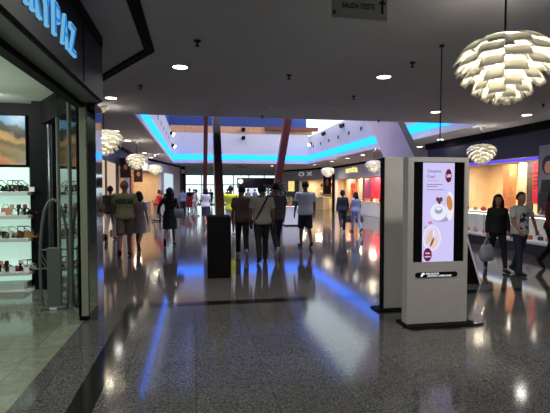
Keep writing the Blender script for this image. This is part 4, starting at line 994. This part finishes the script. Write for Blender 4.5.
        if kind in('long','bob'):
            e=-.34 if kind=='long' else -.15
            b.rings([[HM@Vector((rx*math.cos(2*PI*j/14),yo+ry*math.sin(2*PI*j/14),zz)) for j in range(14)] for zz,rx,ry,yo in ((.03,.085,.07,-.045),(-.06,.095,.062,-.06),(e*.6,.105,.052,-.075),(e,.085,.03,-.085))])
            for sd in (-1,1): b.tube([HM@Vector((sd*.075,.02,.03)),HM@Vector((sd*.086,.015,-.06)),HM@Vector((sd*.085,.01,e*.7))],[.026,.036,.024],8)
        if kind=='tail': b.tube([HM@Vector((0,-.1,.03)),HM@Vector((0,-.15,0)),HM@Vector((0,-.15,-.09)),HM@Vector((0,-.14,-.16))],[.02,.03,.028,.012],10)
        if kind=='bun': b.ell((0,0,0),(.045,.045,.04),12,8,HM@T(0,-.105,.065))
        b.build('hair',hm,t,smooth='all')
    s=h/1.745; t.scale=(s,s,s)
    t['k']=0; del t['k']
    def wp(v): 
        v=Vector(v)*s; a=rad(face); return Vector((x+v.x*math.cos(a)-v.y*math.sin(a),y+v.x*math.sin(a)+v.y*math.cos(a),v.z))
    return t,dict(wrist={k:wp(v[2]+v[3]*.09) for k,v in AR.items()},wp=wp,shoulder={k:wp(v[0]) for k,v in AR.items()},HM=HM,TR=TR,Z=Z)
def bag(name,lab,cat,w_,d_,h_,m,loc,rz,hand,hl=.2,group=None,soft=True):
    # bag hanging from a hand: body plus two handles reaching the grip point
    t=thing(name,lab,cat,loc,rz,group)
    b=MB(); k=.82
    b.rings([[(s*w_/2*math.copysign(abs(math.cos(2*PI*j/16))**.5,math.cos(2*PI*j/16)),q*d_/2*math.copysign(abs(math.sin(2*PI*j/16))**.6,math.sin(2*PI*j/16)),z) for j in range(16)] for z,s,q in ((-hl-h_,.8,.6),(-hl-h_*.93,.97,.95),(-hl-h_*.55,1.04,1.05),(-hl-h_*.2,.97,.7),(-hl,.85,.25))])
    b.build('bag_body',m,t,smooth='all')
    for sy in (-1,1): MB().tube([(-w_*.22,sy*d_*.1,-hl),(-w_*.15,sy*d_*.08,-hl*.5),(0,0,0),(w_*.15,sy*d_*.08,-hl*.5),(w_*.22,sy*d_*.1,-hl)],.008,6).build('handle',m,t)
    return t
olive=cloth('olive',(96,98,78)); khaki=cloth('khaki',(86,74,58)); blk=cloth('black',(16,16,20)); navy=cloth('navy',(28,32,52)); brownt=cloth('brown_tee',(74,62,60)); beige=cloth('beige_tee',(136,130,122)); plum=cloth('plum_grey',(70,64,76))
whitet=cloth('white_tee',(206,208,220),.05); yell=cloth('yellow_green',(230,234,70)); redt=cloth('red_shirt',(176,44,42)); gryp=cloth('grey_pattern',(128,118,124),.45); jean=cloth('dark_jeans',(28,34,52)); lblue=cloth('light_blue',(140,156,200)); pgrey=cloth('pale_grey',(176,172,176)); trk=cloth('dark_trousers',(12,12,16)); dnavy=cloth('deep_navy',(26,28,44))
wshoe=cloth('shoe_white',(190,190,192)); bshoe=cloth('shoe_black',(18,18,20)); brshoe=cloth('shoe_brown',(70,50,40))
def printed(n,c0,c1,zlo,zhi,side,scale,thr,xw=.2):
    # printed shirt cloth: ink in a patch on one side of the shirt
    m=bpy.data.materials.new(n); m.use_nodes=True
    nt=m.node_tree; b=nt.nodes['Principled BSDF']; L=nt.links; N=nt.nodes.new
    tc=N('ShaderNodeTexCoord'); mp=N('ShaderNodeMapping'); mp.inputs['Scale'].default_value=scale; L.new(tc.outputs['Object'],mp.inputs[0])
    nz=N('ShaderNodeTexNoise'); nz.inputs['Scale'].default_value=1; nz.inputs['Detail'].default_value=1; L.new(mp.outputs[0],nz.inputs['Vector'])
    sp=N('ShaderNodeSeparateXYZ'); L.new(tc.outputs['Object'],sp.inputs[0])
    def cmp(sock,op,val):
        q=N('ShaderNodeMath'); q.operation=op; L.new(sock,q.inputs[0]); q.inputs[1].default_value=val; return q.outputs[0]
    def mul(a,b_):
        q=N('ShaderNodeMath'); q.operation='MULTIPLY'; L.new(a,q.inputs[0]); L.new(b_,q.inputs[1]); return q.outputs[0]
    ab=N('ShaderNodeMath'); ab.operation='ABSOLUTE'; L.new(sp.outputs['X'],ab.inputs[0])
    k=mul(cmp(sp.outputs['Z'],'GREATER_THAN',zlo),cmp(sp.outputs['Z'],'LESS_THAN',zhi))
    k=mul(k,cmp(sp.outputs['Y'],'LESS_THAN' if side<0 else 'GREATER_THAN',0)); k=mul(k,cmp(nz.outputs['Fac'],'GREATER_THAN',thr)); k=mul(k,cmp(ab.outputs[0],'LESS_THAN',xw))
    mx=N('ShaderNodeMixRGB'); L.new(k,mx.inputs[0]); mx.inputs[1].default_value=list(lin(c0))+[1]; mx.inputs[2].default_value=list(lin(c1))+[1]
    L.new(mx.outputs[0],b.inputs['Base Color']); b.inputs['Roughness'].default_value=.85
    return m
oliveprint=printed('cloth_olive_print',(104,106,84),(24,26,26),1.22,1.33,-1,(28,1,16),.44)
teeprint=printed('cloth_grey_white_print',(176,178,178),(36,36,40),.98,1.34,1,(14,14,12),.53,.13)
V_=.016
P=person
# left side
P('man in an olive T-shirt with a dark back print and khaki shorts, walking away',-1.68,11.25,4,1.82,'m',1.14,14,1,((4,12,14),(6,12,14)),oliveprint,('shorts',khaki),None,('short','grey'),bshoe,SKIND)
P('woman in a grey patterned knee length dress beside the man in olive',-1.47,12.3,-6,1.58,'f',1.0,22,-1,((20,10,40),(6,10,16)),None,None,gryp,('bob','dark'),brshoe,SKIND)
P('person in a black top and light trousers behind the man in olive',-2.66,14.9,2,1.74,'m',1.05,18,1,((8,8,15),(8,8,15)),blk,('trousers',pgrey),None,('short','dark'),bshoe,SKIND,.018)
w_,i_=P('woman in a black dress with a pale shoulder bag, walking away left of centre',-.71,13.05,-4,1.68,'f',1.05,20,1,((18,34,10),(6,14,30)),None,None,blk,('long','black'),bshoe,SKIND,sleeve='long')
p=i_['shoulder'][1]
bag('shoulder_bag','pale grey shoulder bag hanging beside the woman in the black dress','bag',.30,.12,.26,cloth('bag_pale',(136,134,140)),(p.x+.09,p.y-.02,1.37),0,None,.30)
# people at the peach shop
P('person in a red shirt leaning forward at the peach shop counter',-1.95,23.6,-62,1.62,'m',1.15,6,1,((42,14,50),(48,10,45)),redt,('trousers',pgrey),None,('short','grey'),bshoe,SKIN,.024,lean=24)
P('person in a black T-shirt standing right of the red shirt at the peach shop',-1.55,26,-40,1.66,'m',1.1,10,1,((10,12,30),(14,34,10)),blk,('trousers',pgrey),None,('short','dark'),bshoe,SKIN,.024)
P('person in a cream top at the peach shop counter, half hidden behind red shirt',-2.12,27.6,60,1.6,'f',1.0,5,1,((20,10,40),(20,10,40)),cloth('cream_top',(190,160,130)),('trousers',navy),None,('bob','brown'),bshoe,SKIN,.03)
# far left of centre
P('far person in a blue shirt standing left of the red counter',-.79,30.6,10,1.70,'m',1.05,8,1,((8,8,15),(8,8,15)),lblue,('trousers',navy),None,('short','dark'),bshoe,SKIN,.03)
P('far person in dark clothes directly behind the red counter',-.40,34.3,175,1.72,'m',1.05,6,1,((8,8,30),(8,8,30)),blk,('trousers',navy),None,('short','black'),bshoe,SKIN,.03)
P('far person all in pale grey right of the red counter, reaching to one side',-.02,28,-70,1.66,'f',1.0,12,1,((40,6,20),(10,8,20)),pgrey,('trousers',pgrey),None,('short','brown'),wshoe,SKIN,.024,lean=8)
P('person in a white top and dark skirt just left of the dark leaning column',.47,20,15,1.70,'f',1.0,14,1,((14,8,40),(8,8,20)),whitet,('skirt',navy),None,('bob','dark'),wshoe,SKIN,.022)
P('far person in white near the bright doors, between the two left columns',.62,31,0,1.72,'m',1.0,14,1,((8,8,15),(8,8,15)),whitet,('trousers',pgrey),None,('short','dark'),wshoe,SKIN,.03)
P('person in a bright yellow T-shirt right beside the dark leaning column',1.26,16,-8,1.76,'m',1.05,16,1,((10,14,20),(8,10,15)),yell,('shorts',pgrey),None,('short','dark'),wshoe,SKIND,.018)
# three men in the middle
P('man in a brown T-shirt, left one of the three men walking away in the middle',1.12,10.75,-3,1.71,'m',1.0,16,-1,((4,9,14),(8,9,14)),brownt,('trousers',trk),None,('short','black'),wshoe,SKIND)
t_,i_=P('man in a beige T-shirt with a black strap across his back, nearest of the three',1.46,9.76,-2,1.72,'m',1.12,12,1,((6,8,14),(4,10,14)),beige,('trousers',trk),None,('short','black'),bshoe,SKIND)
P('man in a plum grey T-shirt, right one of the three men walking away',1.97,10.80,6,1.79,'m',1.05,18,1,((6,9,18),(10,9,14)),plum,('trousers',dnavy),None,('short','black'),wshoe,SKIND)
# cross-body bag of the middle man: strap over the back
s=1.72/1.745
t=thing('crossbody_bag','black cross-body bag with a strap slung across the beige T-shirt','bag',(1.46,9.76,0),rad(-2)); t.scale=(s,s,s)
def onback(x,z,o):
    hw_,hd_=(.21,.125) if z>1.3 else (.20,.125)
    hw_*=1.12; hd_*=1.12
    yb=-math.sqrt(max(.02,1-(x/hw_)**2))*hd_
    return Vector((x,yb-o,z))
pts=[onback(.10+(-.27)*k/12,1.45-.52*k/12,.018) for k in range(13)]
front=[Vector((.12,-.02,1.49)),Vector((.11,.05,1.47))]
b=MB(); pts=front[::-1]+pts
b.rings([[p+Vector((-.028,-.004,-.016)),p+Vector((.028,-.004,.016)),p+Vector((.028,.004,.016)),p+Vector((-.028,.004,-.016))] for p in pts]); b.build('strap',bshoe,t)
MB().bbox(-.27,-.215,-.10,.12,.76,.96,.015).build('pouch',bshoe,t)
# right of centre
P('man in a white T-shirt and navy shorts walking away beside the white counter',3.05,12.15,3,1.84,'m',1.12,10,-1,((4,10,14),(4,12,14)),whitet,('shorts',dnavy),None,('short','black'),bshoe,SKIND)
w_,i_=P('woman in a navy jacket and dark trousers walking towards the shop with the yellow sign',5.54,16.24,-12,1.60,'f',1.1,16,1,((6,8,14),(10,12,20)),navy,('trousers',jean),None,('tail','black'),wshoe,SKIN,.018,sleeve='long',grip=(0,1))
q=i_['wrist'][1]; bag('shopping_bag','grey shopping bag carried by the woman in the navy jacket','bag',.34,.14,.28,cloth('bag_grey',(92,92,100)),(q.x,q.y,q.z-.01),.2,None,.12)
w_,i_=P('woman in a pale blue top and trousers, right of the woman in navy',6.06,16.2,8,1.52,'f',1.05,14,-1,((10,12,20),(6,14,14)),lblue,('trousers',lblue),None,('bob','dark'),brshoe,SKIN,.018,grip=(0,1))
q=i_['wrist'][1]; bag('handbag','brown handbag carried by the woman in pale blue','bag',.32,.15,.26,cloth('bag_brown',(98,62,60)),(q.x,q.y,q.z-.01),.2,None,.1)
# walking couple at the right
w_,i_=P('young woman dressed in black walking towards the camera with a plastic bag',5.89,7.87,163,1.53,'f',1.04,22,-1,((8,10,16),(2,12,8)),blk,('leggings',trk),None,('long','black'),bshoe,SKIN,.014,sleeve='long',grip=(0,1),headyaw=-8)
q=i_['wrist'][1]; bag('plastic_bag','pale grey plastic carrier bag held by the young woman in black','bag',.30,.17,.33,cloth('plastic_grey',(150,150,164),.06),(q.x,q.y,q.z-.005),.3,None,.14)
w_,i_=P('young man in a printed grey white T-shirt and jeans, walking beside the woman in black',6.04,7.43,190,1.55,'m',1.06,9,1,((4,36,6),(6,10,40)),teeprint,('trousers',jean),None,('short','black'),bshoe,SKIN,.014,headyaw=-14,grip=(1,0))
P('person in a dark red long sleeved top, mostly cut off by the right edge',6.93,7.62,186,1.66,'f',1.0,18,1,((6,8,10),(16,14,12)),cloth('dark_red',(92,40,40)),('trousers',trk),None,('long','dark'),bshoe,SKIN,.018,sleeve='long')
# crowd far behind the three men
for u_,(x,y,f_,mt,bt,lab,sx) in enumerate([(4.25,36,5,whitet,navy,'far person in white, left of three in front of the dark booth','m'),(4.98,37.2,170,lblue,pgrey,'far person in pale blue, middle of three in front of the dark booth','f'),(5.40,35.6,0,whitet,trk,'far person in white, right of three in front of the dark booth','m'),(1.90,33,2,pgrey,navy,'far person in grey between the yellow shirt and the dark column','m'),(2.8,39,0,blk,trk,'far dark dressed person left of the dark booth, near the bright doors','m'),(1.5,43,178,navy,trk,'farthest dark dressed person by the bright exit doors','m'),(-.1,41,0,plum,trk,'far person in plum grey by the bright doors, left of the thin red column','m')]):
    P(lab,x,y,f_,1.70,sx,1.0,14,1,((8,8,15),(8,8,15)),mt,('trousers',bt),None,('short','dark'),bshoe,SKIN,.032)
